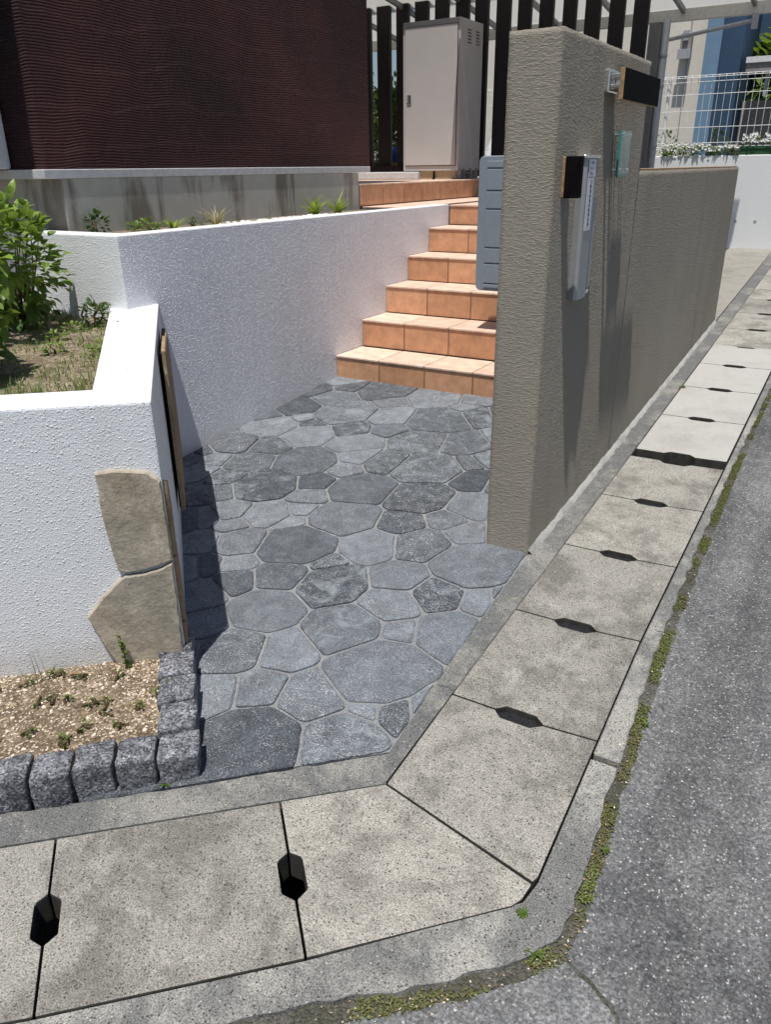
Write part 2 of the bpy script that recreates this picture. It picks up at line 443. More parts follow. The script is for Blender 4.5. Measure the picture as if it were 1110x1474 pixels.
# ------------------------------------------------------------------ mesh helpers
class MB:
    def __init__(s):
        s.v = []; s.f = []; s.c = []; s.mi = []; s.cur = (.5, .5, .5); s.m = 0

    def add(s, vs, fs, col=None):
        o = len(s.v)
        s.v += [tuple(v) for v in vs]
        for f in fs:
            s.f.append([i + o for i in f])
            s.c.append(col or s.cur); s.mi.append(s.m)

    def box(s, x0, x1, y0, y1, z0, z1, col=None):
        s.add([(x0, y0, z0), (x1, y0, z0), (x1, y1, z0), (x0, y1, z0), (x0, y0, z1), (x1, y0, z1), (x1, y1, z1), (x0, y1, z1)],
              [(3, 2, 1, 0), (4, 5, 6, 7), (0, 1, 5, 4), (1, 2, 6, 5), (2, 3, 7, 6), (3, 0, 4, 7)], col)

    def obox(s, c, ux, uy, uz, col=None):
        c, ux, uy, uz = map(Vector, (c, ux, uy, uz))
        vs = [c + a * ux + b * uy + d * uz for d in (-1, 1) for a, b in ((-1, -1), (1, -1), (1, 1), (-1, 1))]
        fs = [(3, 2, 1, 0), (4, 5, 6, 7), (0, 1, 5, 4), (1, 2, 6, 5), (2, 3, 7, 6), (3, 0, 4, 7)]
        if ux.cross(uy).dot(uz) < 0:
            fs = [f[::-1] for f in fs]
        s.add(vs, fs, col)

    def prism(s, pts, zb, zt, col=None):
        a = sum(pts[i][0] * pts[(i + 1) % len(pts)][1] - pts[(i + 1) % len(pts)][0] * pts[i][1] for i in range(len(pts)))
        if a < 0:
            pts = pts[::-1]
        fb = zb if callable(zb) else (lambda x, y: zb)
        ft = zt if callable(zt) else (lambda x, y: zt)
        n = len(pts)
        vs = [(x, y, fb(x, y)) for x, y in pts] + [(x, y, ft(x, y)) for x, y in pts]
        fs = [tuple(range(n - 1, -1, -1)), tuple(range(n, 2 * n))] + [(i, (i + 1) % n, n + (i + 1) % n, n + i) for i in range(n)]
        s.add(vs, fs, col)

    def tube(s, p0, p1, r, n=8, r1=None, col=None, cap=True):
        p0, p1 = Vector(p0), Vector(p1)
        d = (p1 - p0).normalized()
        u = d.orthogonal().normalized(); w = d.cross(u)
        r1 = r if r1 is None else r1
        vs = [p0 + r * (math.cos(a) * u + math.sin(a) * w) for a in [2 * math.pi * i / n for i in range(n)]]
        vs += [p1 + r1 * (math.cos(a) * u + math.sin(a) * w) for a in [2 * math.pi * i / n for i in range(n)]]
        fs = [(i, (i + 1) % n, n + (i + 1) % n, n + i) for i in range(n)]
        if cap:
            fs += [tuple(range(n - 1, -1, -1)), tuple(range(n, 2 * n))]
        s.add(vs, fs, col)

    def leaf(s, base, d, up, L, W, fold=.25, droop=.25, col=None):
        base, d, up = Vector(base), Vector(d).normalized(), Vector(up)
        side = d.cross(up)
        if side.length < 1e-4:
            side = d.orthogonal()
        side.normalize(); n = side.cross(d).normalized()
        P = lambda t, w, h: base + d * (t * L) + side * (w * W) + n * (h * L)
        mid = [P(0, 0, 0), P(.33, 0, 0), P(.68, 0, -droop * .25), P(1, 0, -droop)]
        lt = [P(.16, -.32, fold * .2), P(.42, -.5, fold * .35), P(.72, -.34, fold * .2 - droop * .3)]
        rt = [P(.16, .32, fold * .2), P(.42, .5, fold * .35), P(.72, .34, fold * .2 - droop * .3)]
        s.add(mid + lt + rt, [(0, 1, 5, 4), (1, 2, 6, 5), (2, 3, 6), (0, 7, 8, 1), (1, 8, 9, 2), (2, 9, 3)], col)

    def blade(s, base, d, L, W, bend=.4, col=None, segs=4):
        base = Vector(base); d = Vector(d).normalized()
        h = Vector((d.x, d.y, 0))
        if h.length < 1e-4:
            h = Vector((random.uniform(-1, 1), random.uniform(-1, 1), 0))
        h.normalize(); side = h.cross(Vector((0, 0, 1))).normalized()
        vs = []; p = base.copy(); cur = d.copy()
        for i in range(segs + 1):
            w = W * (1 - (i / segs) ** 1.6) + .0003
            vs += [p - side * w / 2, p + side * w / 2]
            p = p + cur * (L / segs)
            cur = (cur + h * bend / segs - Vector((0, 0, bend / segs * .9))).normalized()
        s.add(vs, [(2 * i, 2 * i + 1, 2 * i + 3, 2 * i + 2) for i in range(segs)], col)

    def build(s, name, mats, parent=None, bevel=0, smooth=False, weld=False, bev_ang=30, segs=1):
        me = bpy.data.meshes.new(name)
        me.from_pydata(s.v, [], s.f)
        mats = mats if isinstance(mats, (list, tuple)) else [mats]
        for m in mats:
            me.materials.append(m)
        at = me.color_attributes.new('tone', 'FLOAT_COLOR', 'CORNER')
        k = 0
        buf = []
        for p, c, mi in zip(me.polygons, s.c, s.mi):
            p.material_index = mi
            buf += [c[0], c[1], c[2], 1.0] * p.loop_total
        at.data.foreach_set('color', buf)
        if weld or bevel:
            bm = bmesh.new(); bm.from_mesh(me)
            if weld:
                bmesh.ops.remove_doubles(bm, verts=bm.verts, dist=1e-5)
            if bevel:
                es = [e for e in bm.edges if len(e.link_faces) == 2 and e.calc_face_angle(0) > R(bev_ang)]
                bmesh.ops.bevel(bm, geom=es, offset=bevel, segments=segs, profile=.6, affect='EDGES', clamp_overlap=True)
            bm.to_mesh(me); bm.free()
        if smooth:
            me.polygons.foreach_set('use_smooth', [True] * len(me.polygons))
        me.update()
        o = bpy.data.objects.new(name, me)
        COL.objects.link(o)
        if parent:
            o.parent = parent
            o.matrix_parent_inverse = Matrix.Translation(parent.location).inverted()
        return o


def tag(o, label=None, cat=None, group=None, kind=None):
    if label: o['label'] = label
    if cat: o['category'] = cat
    if group: o['group'] = group
    if kind: o['kind'] = kind
    return o


def thing(name, label, cat, loc=(0, 0, 0), group=None):
    o = bpy.data.objects.new(name, None)
    o.location = loc; o.empty_display_size = .1
    COL.objects.link(o)
    return tag(o, label, cat, group)


def struct(o):
    o['kind'] = 'structure'
    return o


def nz(p, f, seed=0):
    return mnoise.noise(Vector((p[0] * f + seed, p[1] * f - seed, p[2] * f + 2 * seed)))


def displace(o, amp, f, seed=0, oct=2):
    me = o.data
    bm = bmesh.new(); bm.from_mesh(me)
    bm.normal_update()
    for v in bm.verts:
        d = sum(nz(v.co, f * 2 ** k, seed + 7 * k) / 2 ** k for k in range(oct))
        v.co += v.normal * d * amp
    bm.to_mesh(me); bm.free(); me.update()


def subdivided(o, size):
    me = o.data
    bm = bmesh.new(); bm.from_mesh(me)
    for _ in range(9):
        es = [e for e in bm.edges if e.calc_length() > size]
        if not es or len(bm.verts) > 90000:
            break
        bmesh.ops.subdivide_edges(bm, edges=es, cuts=1, use_grid_fill=True)
    bmesh.ops.triangulate(bm, faces=[f for f in bm.faces if len(f.verts) > 4])
    bm.to_mesh(me); bm.free(); me.update()


def grid_box(mb, x0, x1, y0, y1, zb, zt, st):
    """box with gridded faces; zb and zt are functions of y"""
    nx = max(1, round((x1 - x0) / st)); ny = max(1, round((y1 - y0) / st)); nzz = max(1, round((zt(y0) - zb(y0)) / st))
    def P(i, j, k):
        y = y0 + (y1 - y0) * j / ny
        return (x0 + (x1 - x0) * i / nx, y, zb(y) + (zt(y) - zb(y)) * k / nzz)
    def face(a, b, fn, flip):
        vs = [fn(i, j) for j in range(b + 1) for i in range(a + 1)]
        fs = []
        for j in range(b):
            for i in range(a):
                q = (j * (a + 1) + i, j * (a + 1) + i + 1, (j + 1) * (a + 1) + i + 1, (j + 1) * (a + 1) + i)
                fs.append(q[::-1] if flip else q)
        mb.add(vs, fs)
    face(nx, nzz, lambda i, k: P(i, 0, k), False)
    face(nx, nzz, lambda i, k: P(i, ny, k), True)
    face(ny, nzz, lambda j, k: P(nx, j, k), False)
    face(ny, nzz, lambda j, k: P(0, j, k), True)
    face(nx, ny, lambda i, j: P(i, j, nzz), False)
    face(nx, ny, lambda i, j: P(i, j, 0), True)


def inside(p, poly):
    c = False; j = len(poly) - 1
    for i in range(len(poly)):
        xi, yi = poly[i]; xj, yj = poly[j]
        if (yi > p[1]) != (yj > p[1]) and p[0] < (xj - xi) * (p[1] - yi) / (yj - yi) + xi:
            c = not c
        j = i
    return c


def tone():
    return (random.random(), random.random(), random.random())


def V2(a, b, t):
    return (a[0] + (b[0] - a[0]) * t, a[1] + (b[1] - a[1]) * t)


def clip(poly, nx, ny, d):    # keep nx*x+ny*y <= d
    out = []
    for i in range(len(poly)):
        p, q_ = poly[i], poly[(i + 1) % len(poly)]
        a_, b_ = nx * p[0] + ny * p[1] - d, nx * q_[0] + ny * q_[1] - d
        if a_ <= 0: out.append(p)
        if a_ * b_ < 0:
            out.append(V2(p, q_, a_ / (a_ - b_)))
    return out


# ------------------------------------------------------------------ plan of the place (metres)
XW0, XW1 = -1.129, -.951                      # taupe gate wall, both faces
YW0, YW1, YW2 = 2.652, 3.745, 6.5             # its front, the step down, its far end
XM = -2.967                                   # white retaining wall along the steps
F = (-1.669, 1.477)                           # front corner of the white planter wall
E1 = Vector((-.76, -.65)).normalized()        # along the near kerb, to the left
DS = Vector((-.7115, .7027)).normalized()     # along the planter's side wall, away
NS = Vector((.7027, .7115)).normalized()      # outward from the side wall
NF = Vector((.65, -.76)).normalized()         # outward from the planter's front wall
ZC = 1.036                                    # planter coping height
ZU = 1.363                                    # upper wall top
LAND, PORCH = 1.36, 1.522


def fr(t, o=0.0):      # point on the planter front: t metres left of the corner, o out
    return (F[0] + E1.x * t + NF.x * o, F[1] + E1.y * t + NF.y * o)


def sd(t, o=0.0):      # point on the planter side
    return (F[0] + DS.x * t + NS.x * o, F[1] + DS.y * t + NS.y * o)


# ------------------------------------------------------------------ ground and road
mb = MB()
ys = [-120, -20, 14, 40, 160]
def gz(y): return SL * max(-20, min(14, y)) - .55
for a, b in zip(ys[:-1], ys[1:]):
    mb.add([(-160, a, gz(a)), (160, a, gz(a)), (160, b, gz(b)), (-160, b, gz(b))], [(0, 1, 2, 3)])
struct(mb.build('ground', M['dirt']))

weed_in = [(-2.9, -1.05), (-1.6, .035), (-.869, .652), (-.699, .797), (-.563, .905), (-.44, 1.01), (-.35, 1.095), (-.300, 1.170), (-.286, 1.262), (-.297, 1.43),
           (-.316, 1.6), (-.323, 1.8), (-.352, 2.256), (-.366, 2.93), (-.378, 3.68), (-.372, 5.06), (-.372, 8.0), (-.372, 12.0)]
weed_out = [(-2.86, -1.1), (-1.57, 0.0), (-.84, .605), (-.66, .752), (-.53, .86), (-.41, .965), (-.32, 1.055), (-.251, 1.15), (-.246, 1.262), (-.256, 1.43),
            (-.268, 1.6), (-.28, 1.8), (-.306, 2.256), (-.322, 2.93), (-.335, 3.5), (-.345, 5.06), (-.36, 8.0), (-.365, 12.0)]
weed_out = [V2(o_, i_, .28) for o_, i_ in zip(weed_out, weed_in)]


def jag(pts, amp, st, seed):
    out = []
    for a, b in zip(pts[:-1], pts[1:]):
        n = max(1, int(math.hypot(b[0] - a[0], b[1] - a[1]) / st))
        for i in range(n):
            p = V2(a, b, i / n)
            out.append((p[0] + amp * nz((p[0], p[1], 0), 18, seed), p[1] + amp * nz((p[0], p[1], 5), 18, seed + 3)))
    return out + [pts[-1]]


zr = lambda x, y: SL * max(-20, min(14, y)) - .012
crack = [weed_out[7], (-.20, 1.13), (-.155, 1.105), (-.119, 1.078), (-.05, 1.02), (.10, .90), (1.2, .35), (3, -1.0), (30, -19.9)]
cl = jag(crack, .010, .012, 3)
near_edge = jag(weed_out[:8], .016, .012, 1)
far_edge = jag(weed_out[7:], .016, .012, 2)
mb = MB()
mb.prism(near_edge + [(p[0], p[1] - .006 - .003 * nz((p[0], p[1], 0), 30, 9)) for p in cl] + [(-2, -19.9), (-20, -15.6)], lambda x, y: zr(x, y) - .2, zr)
struct(mb.build('road', M['asphalt_fine']))
mb = MB()
mb.prism(far_edge + [(30, 12)] + [(p[0], p[1] + .004) for p in cl[::-1]], lambda x, y: zr(x, y) - .2, zr)
struct(mb.build('road', M['asphalt']))
# earth filling the joint between kerb and road
mb = MB()
mb.prism([(p[0] - .03, p[1] + .03) if i < 7 else (p[0] - .03, p[1]) for i, p in enumerate(weed_in)] + [(30, 12), (30, -19.9), (-2.8, -1.6)],
         lambda x, y: G(x, y) - .2, lambda x, y: G(x, y) - .0135)
struct(mb.build('joint_soil', M['dirt']))

# ------------------------------------------------------------------ kerbs either side of the covered gutter
L0, R0 = (-.843, 1.375), (-.388, 1.279)
def xr(y): return -.384 - .026 * max(0, min(1, (y - 1.28) / 1.0))
XL = -.846
K = lambda d: (lambda x, y: G(x, y) + d)
near_l = [(-.843, 1.375), (-1.064, 1.191), (-1.504, .821), (-1.944, .451), (-2.9, -.353)]     # lid line, gate side
inner = [(-2.9, -.205), (-1.711, .795), (-1.298, 1.129), (-.896, 1.475), (-.925, 1.9), (-.947, 2.649), (-.947, 6.5), (-.95, 9.8)]
inner_edge = jag(inner, .006, .02, 5)
inner_poly = inner_edge + [(XL - .003, 9.8), (XL - .003, 1.378), (near_l[0][0] - .002, near_l[0][1] + .003)] + [(p[0] - .002, p[1] + .003) for p in near_l[1:]]
for lo, hi, dz in ((-9, 1.795, .003), (1.801, 3.9, .001), (3.904, 6.55, .003), (6.554, 12, .002)):
    q_ = clip(clip(inner_poly, 0, 1, hi), 0, -1, -lo)
    mb = MB(); mb.prism(q_, K(-.5), K(dz))
    struct(mb.build('kerb', M['kerb'], bevel=.003, bev_ang=50))
near_r = [(-.41, 1.205), (-.751, .879), (-1.172, .505), (-1.60, .145), (-2.6, -.70)]
outer_edge = jag(weed_in, .012, .015, 8)
outer_poly = outer_edge + [(-.407, 12), (-.407, 2.28), (-.381, 1.29), (-.393, 1.228)] + [(p[0] + .002, p[1] - .002) for p in near_r[1:]]
for lo, hi, dz in ((-9, 1.722, -.002), (1.745, 3.6, -.001), (3.606, 12, -.003)):
    q_ = clip(clip(outer_poly, 0, 1, hi), 0, -1, -lo)
    mb = MB(); mb.prism(q_, K(-.5), K(dz))
    struct(mb.build('kerb', M['kerb_out'], bevel=.004, bev_ang=50))

# ------------------------------------------------------------------ gutter lids
def lid(pts, m, label, top=.004, th=.085, grate=None):
    mb = MB()
    mb.cur = (random.random(), random.random(), random.random())
    mb.prism(pts, K(top - th), K(top))
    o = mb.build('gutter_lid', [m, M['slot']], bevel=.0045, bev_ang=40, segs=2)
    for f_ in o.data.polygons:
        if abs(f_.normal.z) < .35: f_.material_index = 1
    if grate:
        gm = MB(); gm.prism(grate, K(-.05), K(top - .020)); gm.build('slot_grate', M['grate'], o)
    tag(o, label, 'drain cover', 'concrete gutter covers along the kerb')
    return o


def notch_r(y, s):
    h = .0245 * s
    return [(-.703, y), (-.676, y + h), (-.584, y + h), (-.553, y)]


def gr_(y): return [(-.71, y - .027), (-.545, y - .027), (-.545, y + .027), (-.71, y + .027)]


joints = [1.777, 2.283, 2.797, 3.297]
g = .0024
names = ['speckled grey gutter cover with a mitred corner, just right of the diagonal joint',
         'grey gutter cover with a pale smear, second up the lane from the diagonal joint',
         'pale stained gutter cover beside the front corner of the taupe wall',
         'grey gutter cover with white blotches by its slot, second from the white covers',
         'dark mottled gutter cover just before the first white cover']
lid([(L0[0] + .0, L0[1] + .002), (R0[0] - .003, R0[1] + .005), (R0[0] + .003, R0[1] + .022), (xr(1.777), joints[0] + .012 - g)] + notch_r(joints[0] - g, -1)[::-1] + [(XL, joints[0] - g)], M['lid'], names[0], .004, grate=gr_(joints[0]))
prev = joints[0]
for i, y in enumerate(joints[1:]):
    lid([(XL, prev + g)] + notch_r(prev + g, 1) + [(xr(prev), prev + .012 + g), (xr(y), y + .012 - g)] + notch_r(y - g, -1)[::-1] + [(XL, y - g)], M['lid'], names[i + 1], .004, grate=gr_(y))
    prev = y
lid([(XL, prev + g)] + notch_r(prev + g, 1) + [(xr(prev), prev + .012 + g), (-.41, 3.775)] + notch_r(3.768, -1)[::-1] + [(XL, 3.768)], M['lid'], names[4])
wj = [3.845, 4.375, 4.90, 5.395, 5.86]
wn = ['clean white gutter cover nearest the camera, beside the open gap', 'second clean white gutter cover along the taupe wall',
      'third clean white gutter cover along the taupe wall', 'farthest clean white gutter cover, next to the old grey ones']
for i in range(4):
    a, b = wj[i], wj[i + 1]
    lid([(XL + .006, a + g)] + notch_r(a + g, 1) + [(-.41, a + g + .01), (-.41, b - g + .01)] + notch_r(b - g, -1)[::-1] + [(XL + .006, b - g)], M['lid_new'], wn[i], .012, grate=gr_(b))
prev = wj[-1]
for i in range(7):
    b = prev + .50
    lid([(XL, prev + g)] + notch_r(prev + g, 1) + [(-.41, prev + g), (-.41, b - g)] + notch_r(b - g, -1)[::-1] + [(XL, b - g)], M['lid'],
        ['old grey gutter cover directly past the white covers', 'old grey gutter cover opposite the far end of the low taupe wall',
         'old grey gutter cover just beyond the end of the low taupe wall', 'old grey gutter cover beside the small driveway',
         'fifth old grey gutter cover beyond the white ones', 'last gutter cover but one, at the right edge below the white wall',
         'most distant old grey gutter cover in front of the white wall'][i], grate=gr_(b))
    prev = b
# near row
A = Vector((-.44, -.37)).normalized(); B = Vector((.313, -.312)).normalized()


def notch_n(a, b, s):
    """half slot along joint a->b; s=+1 cut towards the right lid"""
    L = math.hypot(b[0] - a[0], b[1] - a[1])
    off = -A * (.028 * s)
    P = lambda t, k: (a[0] + (b[0] - a[0]) * t / L + off.x * k, a[1] + (b[1] - a[1]) * t / L + off.y * k)
    return [P(.165, 0), P(.185, 1), P(.275, 1), P(.298, 0)]


J = [((-1.064, 1.191), (-.751, .879)), ((-1.504, .821), (-1.172, .505)), ((-1.944, .451), (-1.60, .145)), ((-2.40, .066), (-2.05, -.235))]
sh = lambda p, k: (p[0] + A.x * k, p[1] + A.y * k)
q = .0024
a, b = J[0]
lid([sh(a, -q)] + [sh(p, -q) for p in notch_n(a, b, 1)] + [sh(b, -q), (-.41, 1.205), (-.396, 1.232), (R0[0] - .003, R0[1] - .001), (L0[0] - .003, L0[1] - .001)], M['lid'],
    'wedge shaped grey gutter cover just left of the diagonal joint at the corner', .003)
nn = ['large grey gutter cover in the left foreground between two open slots', 'grey gutter cover cut by the left edge of the photo, past the leftmost slot', 'grey gutter cover outside the left edge of the photo']
for i in range(2):
    a, b = J[i]; c, d = J[i + 1]
    lid([sh(a, q)] + [sh(p, q) for p in notch_n(a, b, -1)] + [sh(b, q), sh(d, -q)] + [sh(p, -q) for p in notch_n(c, d, 1)[::-1]] + [sh(c, -q)], M['lid'], nn[i], .002)

# ------------------------------------------------------------------ crazy paving
S = """500 150 48 13|520 172 22 8|630 185 88 25|790 208 84 30|928 212 48 17|470 208 60 27|360 235 68 28|655 221 50 16|505 252 96 43|652 266 80 29|800 277 103 41
890 240 28 12|925 264 50 30|376 270 30 14|270 297 80 32|385 324 72 36|525 305 64 20|642 306 52 18|396 287 38 10|258 358 52 30|152 352 58 37|540 352 100 26|742 346 122 30
882 355 80 37|380 410 94 49|548 390 74 25|645 410 84 34|764 430 106 58|892 412 38 22|952 400 18 40|193 412 90 26|84 404 28 36|130 457 56 27|498 433 52 18|245 485 104 54|405 474 58 25
556 498 103 53|386 521 60 22|915 470 47 32|742 525 116 47|116 504 42 28|905 552 66 50|138 567 52 38|254 576 80 38|360 560 38 20|496 590 128 50|328 604 36 19|145 610 46 20|687 604 78 30
828 592 62 28|164 666 70 47|352 676 148 58|582 678 78 58|746 675 78 60|894 640 62 30|912 742 160 66|156 736 50 18|442 735 50 17|150 792 48 39|300 772 92 42|460 804 108 67|682 784 96 46
792 832 102 50|938 852 54 38|246 884 116 70|652 864 98 60|500 944 140 73|672 950 66 29|828 954 92 70|140 1012 94 88|316 1014 86 64|602 1080 198 104|92 1140 46 42|232 1130 74 41|408 1155 124 64
572 1207 28 23|672 1205 68 46|206 1310 148 126|492 1302 144 80|40 440 36 30|46 515 40 34|52 590 44 36|40 670 50 42|50 740 46 30|44 835 56 46|60 935 54 50|20 1020 40 40|-20 600 40 60
-10 750 40 60|-10 400 30 50|1000 480 30 40|1010 560 40 40|1010 640 40 30|1000 260 30 30|1005 340 30 30|1040 210 40 16|30 380 30 24|110 330 30 20|250 262 40 16|400 180 40 20|760 1200 60 60|1010 850 50 40"""
W2, H2, FPX = 555., 737., 1115.
RM = ((.85722612, .19939454, -.47476857), (.51480027, -.35333394, .78111191), (-.01200239, -.91400052, -.40553545))
CAM = Vector((0, 0, 1.63))


def on_ground(px, py):        # measured survey points of the paving, turned into plan positions
    d = [sum(RM[i][k] * v for k, v in enumerate((px - W2, py - H2, FPX))) for i in range(3)]
    tt = -1.63 / (d[2] - SL * d[1])
    return (d[0] * tt, d[1] * tt)


seeds = []
for it in S.replace('\n', '|').split('|'):
    x, y, rx, ry = map(float, it.split())
    c = on_ground(270 + x / 2.22, 480 + y / 2.22)
    e = on_ground(270 + (x + rx) / 2.22, 480 + y / 2.22)
    f_ = on_ground(270 + x / 2.22, 480 + (y + ry) / 2.22)
    area = abs((e[0] - c[0]) * (f_[1] - c[1]) - (e[1] - c[1]) * (f_[0] - c[0]))
    seeds.append((c[0], c[1], area))


def halfplane(poly, a, b, off=0.0):   # keep the left side of a->b
    dx, dy = b[0] - a[0], b[1] - a[1]
    L = math.hypot(dx, dy)
    nx, ny = dy / L, -dx / L
    return clip(poly, nx, ny, nx * a[0] + ny * a[1] - off)


paving_lines = [((-1.298, 1.135), (-.900, 1.479)), ((-.900, 1.479), (-.953, 2.66)), (sd(1.9, -.3), sd(-.5, -.3))]
grout = MB()
gp = [(-1.305, 1.15), (-.898, 1.485), (-.92, 1.9), (-.945, 2.66), (-1.0, 4.4), (-3.1, 4.4), (-3.1, 2.4), sd(.6, -.1), sd(-.05, -.1)]
grout.prism(gp, K(-.4), K(-.003))
pv = thing('paving', None, None)
pv['kind'] = 'structure'
grout.build('grout_bed', M['grout'], pv)
mb = MB()
random.seed(11)
stones = 0
for i, (x, y, w) in enumerate(seeds):
    poly = [(x - .8, y - .8), (x + .8, y - .8), (x + .8, y + .8), (x - .8, y + .8)]
    for j, (u, v, w2) in enumerate(seeds):
        if i == j: continue
        dx, dy = u - x, v - y
        D = math.hypot(dx, dy)
        if D > 1.6 or D < 1e-4: continue
        k = (D * D + (w - w2) * .9) / (2 * D)
        k = max(.18 * D, min(.82 * D, k))
        poly = clip(poly, dx / D, dy / D, (x * dx + y * dy) / D + k - .0060)
        if len(poly) < 3: break
    if len(poly) < 3: continue
    for a_, b_ in paving_lines:
        poly = halfplane(poly, a_, b_, .004)
        if len(poly) < 3: break
    if len(poly) < 3 or y > 4.5: continue
    # worn corners: corner cutting, then an uneven hand-split edge
    poly = [p for k_, p in enumerate(poly) if math.hypot(p[0] - poly[k_ - 1][0], p[1] - poly[k_ - 1][1]) > .012]
    if len(poly) < 3: continue
    q2 = []
    for k_ in range(len(poly)):
        p, r_ = poly[k_], poly[(k_ + 1) % len(poly)]
        ln = math.hypot(p[0] - r_[0], p[1] - r_[1])
        c_ = min(.3, .011 / ln)
        q2 += [V2(p, r_, c_), V2(p, r_, 1 - c_)]
    for _ in range(1):
        q3 = []
        for k_ in range(len(q2)):
            p, r_ = q2[k_], q2[(k_ + 1) % len(q2)]
            ln = math.hypot(p[0] - r_[0], p[1] - r_[1])
            c_ = min(.25, .005 / max(ln, 1e-4))
            q3 += [V2(p, r_, c_), V2(p, r_, 1 - c_)]
        q2 = q3
    q4 = []
    for k_ in range(len(q2)):
        p, r_ = q2[k_], q2[(k_ + 1) % len(q2)]
        n_ = max(1, int(math.hypot(p[0] - r_[0], p[1] - r_[1]) / .014))
        q4 += [V2(p, r_, s_ / n_) for s_ in range(n_)]
    cx_ = sum(p[0] for p in q4) / len(q4); cy_ = sum(p[1] for p in q4) / len(q4)
    rim = [(p[0] + .0035 * nz((p[0], p[1], i), 30, 2), p[1] + .0035 * nz((p[0], p[1], i), 30, 4)) for p in q4]
    ins = []
    for p in rim:
        d_ = math.hypot(p[0] - cx_, p[1] - cy_)
        ins.append(V2(p, (cx_, cy_), min(.4, .006 / max(d_, .01))))
    dz = random.uniform(-.002, .002)
    n_ = len(rim)
    vs = [(p[0], p[1], G(*p) - .006) for p in rim] + [(p[0], p[1], G(*p) + .0025 + dz) for p in rim] + [(p[0], p[1], G(*p) + .0065 + dz) for p in ins]
    fs = [(k_, (k_ + 1) % n_, n_ + (k_ + 1) % n_, n_ + k_) for k_ in range(n_)] + [(n_ + k_, n_ + (k_ + 1) % n_, 2 * n_ + (k_ + 1) % n_, 2 * n_ + k_) for k_ in range(n_)] + [tuple(range(2 * n_, 3 * n_))]
    tn = random.random()
    mb.add(vs, fs, (random.random() ** 1.2, min(1, .15 + tn ** 1.6), 1.0 if random.random() < .3 else 0.0))
mb.build('flagstones', M['flag'], pv)

# ------------------------------------------------------------------ taupe gate wall
mb = MB()
zb = lambda y: G(0, y) - .12
grid_box(mb, XW0, XW1, YW0, YW1, zb, lambda y: 2.021, .017)
w = thing('gate_wall', 'taupe textured wall stepping from tall to low, holding the letterbox and lamp', 'wall', (-1.04, YW0, .2))
o = mb.build('tall_wall', M['grey'], w, weld=True, smooth=True)
displace(o, .0012, 50, 3, 2)
mb = MB()
grid_box(mb, XW0 + .002, XW1 - .001, YW1 - .01, YW2, zb, lambda y: 1.606, .022)
o = mb.build('low_wall', M['grey'], w, weld=True, smooth=True)
displace(o, .0010, 45, 5, 2)
mb = MB()
mb.box(XW0 + .012, XW1 - .010, YW1 + .01, YW2 - .01, 1.604, 1.614)
mb.build('wall_cap', M['wood_edge'], w)
# ragged mortar bead along its foot
mb = MB()
n_ = 170
vs = []
for i in range(n_ + 1):
    y = YW0 + .005 + (YW2 - YW0 - .01) * i / n_
    wd = .020 + .010 * nz((0, y, 0), 14, 1) + .006 * nz((0, y, 0), 45, 1)
    hh = .022 + .012 * nz((0, y, 3), 12, 1)
    z = G(0, y)
    vs += [(XW1 - .004, y, z + max(.008, hh)), (XW1 + max(.004, wd) * .55, y, z + max(.006, hh * .62)), (XW1 + max(.008, wd), y, z + .001)]
fs = []
for i in range(n_):
    for k in range(2):
        fs.append((3 * i + k, 3 * i + k + 1, 3 * i + k + 4, 3 * i + k + 3))
mb.add(vs, fs)
mb.build('mortar_bead', M['mortar'], w, smooth=True)

# ------------------------------------------------------------------ things fixed on the wall
p = thing('mailbox_post', 'tall slim silver unit with white stickers fixed on the taupe wall', 'intercom unit', (-.94, 2.93, 1.18))
mb = MB()
prof = [(-.952, 2.893), (-.926, 2.886), (-.915, 2.893), (-.912, 2.985), (-.952, 2.99)]
mb.prism(prof, 1.172, 1.655)
mb.build('channel', M['silver'], p, bevel=.003, segs=2)
mb = MB(); mb.prism([(-.953, 2.882), (-.922, 2.878), (-.909, 2.888), (-.908, 3.02), (-.953, 3.03)], 1.655, 1.664)
mb.build('cap', M['chrome'], p, bevel=.002)
mb = MB(); mb.box(-.953, -.936, 2.989, 3.075, 1.60, 1.655); mb.box(-.953, -.938, 2.989, 3.05, 1.30, 1.5985)
mb.build('side_panel', M['silver_dark'], p, bevel=.003)  # dark blue-grey carries the shade beside the stickers as colour
mb = MB()
mb.prism([(-.953, 3.02), (-.925, 3.024), (-.918, 3.04), (-.925, 3.054), (-.953, 3.058)], 1.20, 1.52)
mb.prism([(-.953, 2.99), (-.940, 2.99), (-.940, 3.02), (-.953, 3.02)], 1.19, 1.30)
mb.build('rail', M['silver'], p, bevel=.004, segs=2)
mb = MB(); mb.box(-.953, -.920, 3.0, 3.05, 1.180, 1.196)
mb.build('rail_foot', M['sticker'], p, bevel=.006, segs=3)
def sx(y): return -.9148 + .0028 * (y - 2.893) / .092 + .0012
mb = MB()
mb.obox((-.9118, 2.938, 1.622), (.0006, 0, 0), (.0009, .036, 0), (0, 0, .028))
st = mb.build('notice_sticker', M['sticker'], p)
mb = MB()
random.seed(4)
for r_ in range(3):
    z = 1.640 - .018 * r_
    mb.obox((-.9111, 2.915, z), (.0004, 0, 0), (0, .0022, 0), (0, 0, .0022))
    for c_ in range(3):
        y = 2.930 + .012 * c_
        for _ in range(3):
            mb.obox((-.9109, y + random.uniform(-.003, .003), z + random.uniform(-.003, .003)), (.0004, 0, 0), (0, random.choice((.0036, .0008)), 0), (0, 0, random.choice((.0008, .0034))))
mb.build('small_lettering', M['ink_pale'], st)
mb = MB()
mb.obox((-.9118, 2.932, 1.503), (.0006, 0, 0), (.0008, .031, 0), (0, 0, .088))
st = mb.build('name_sticker', M['sticker'], p)
mb = MB()
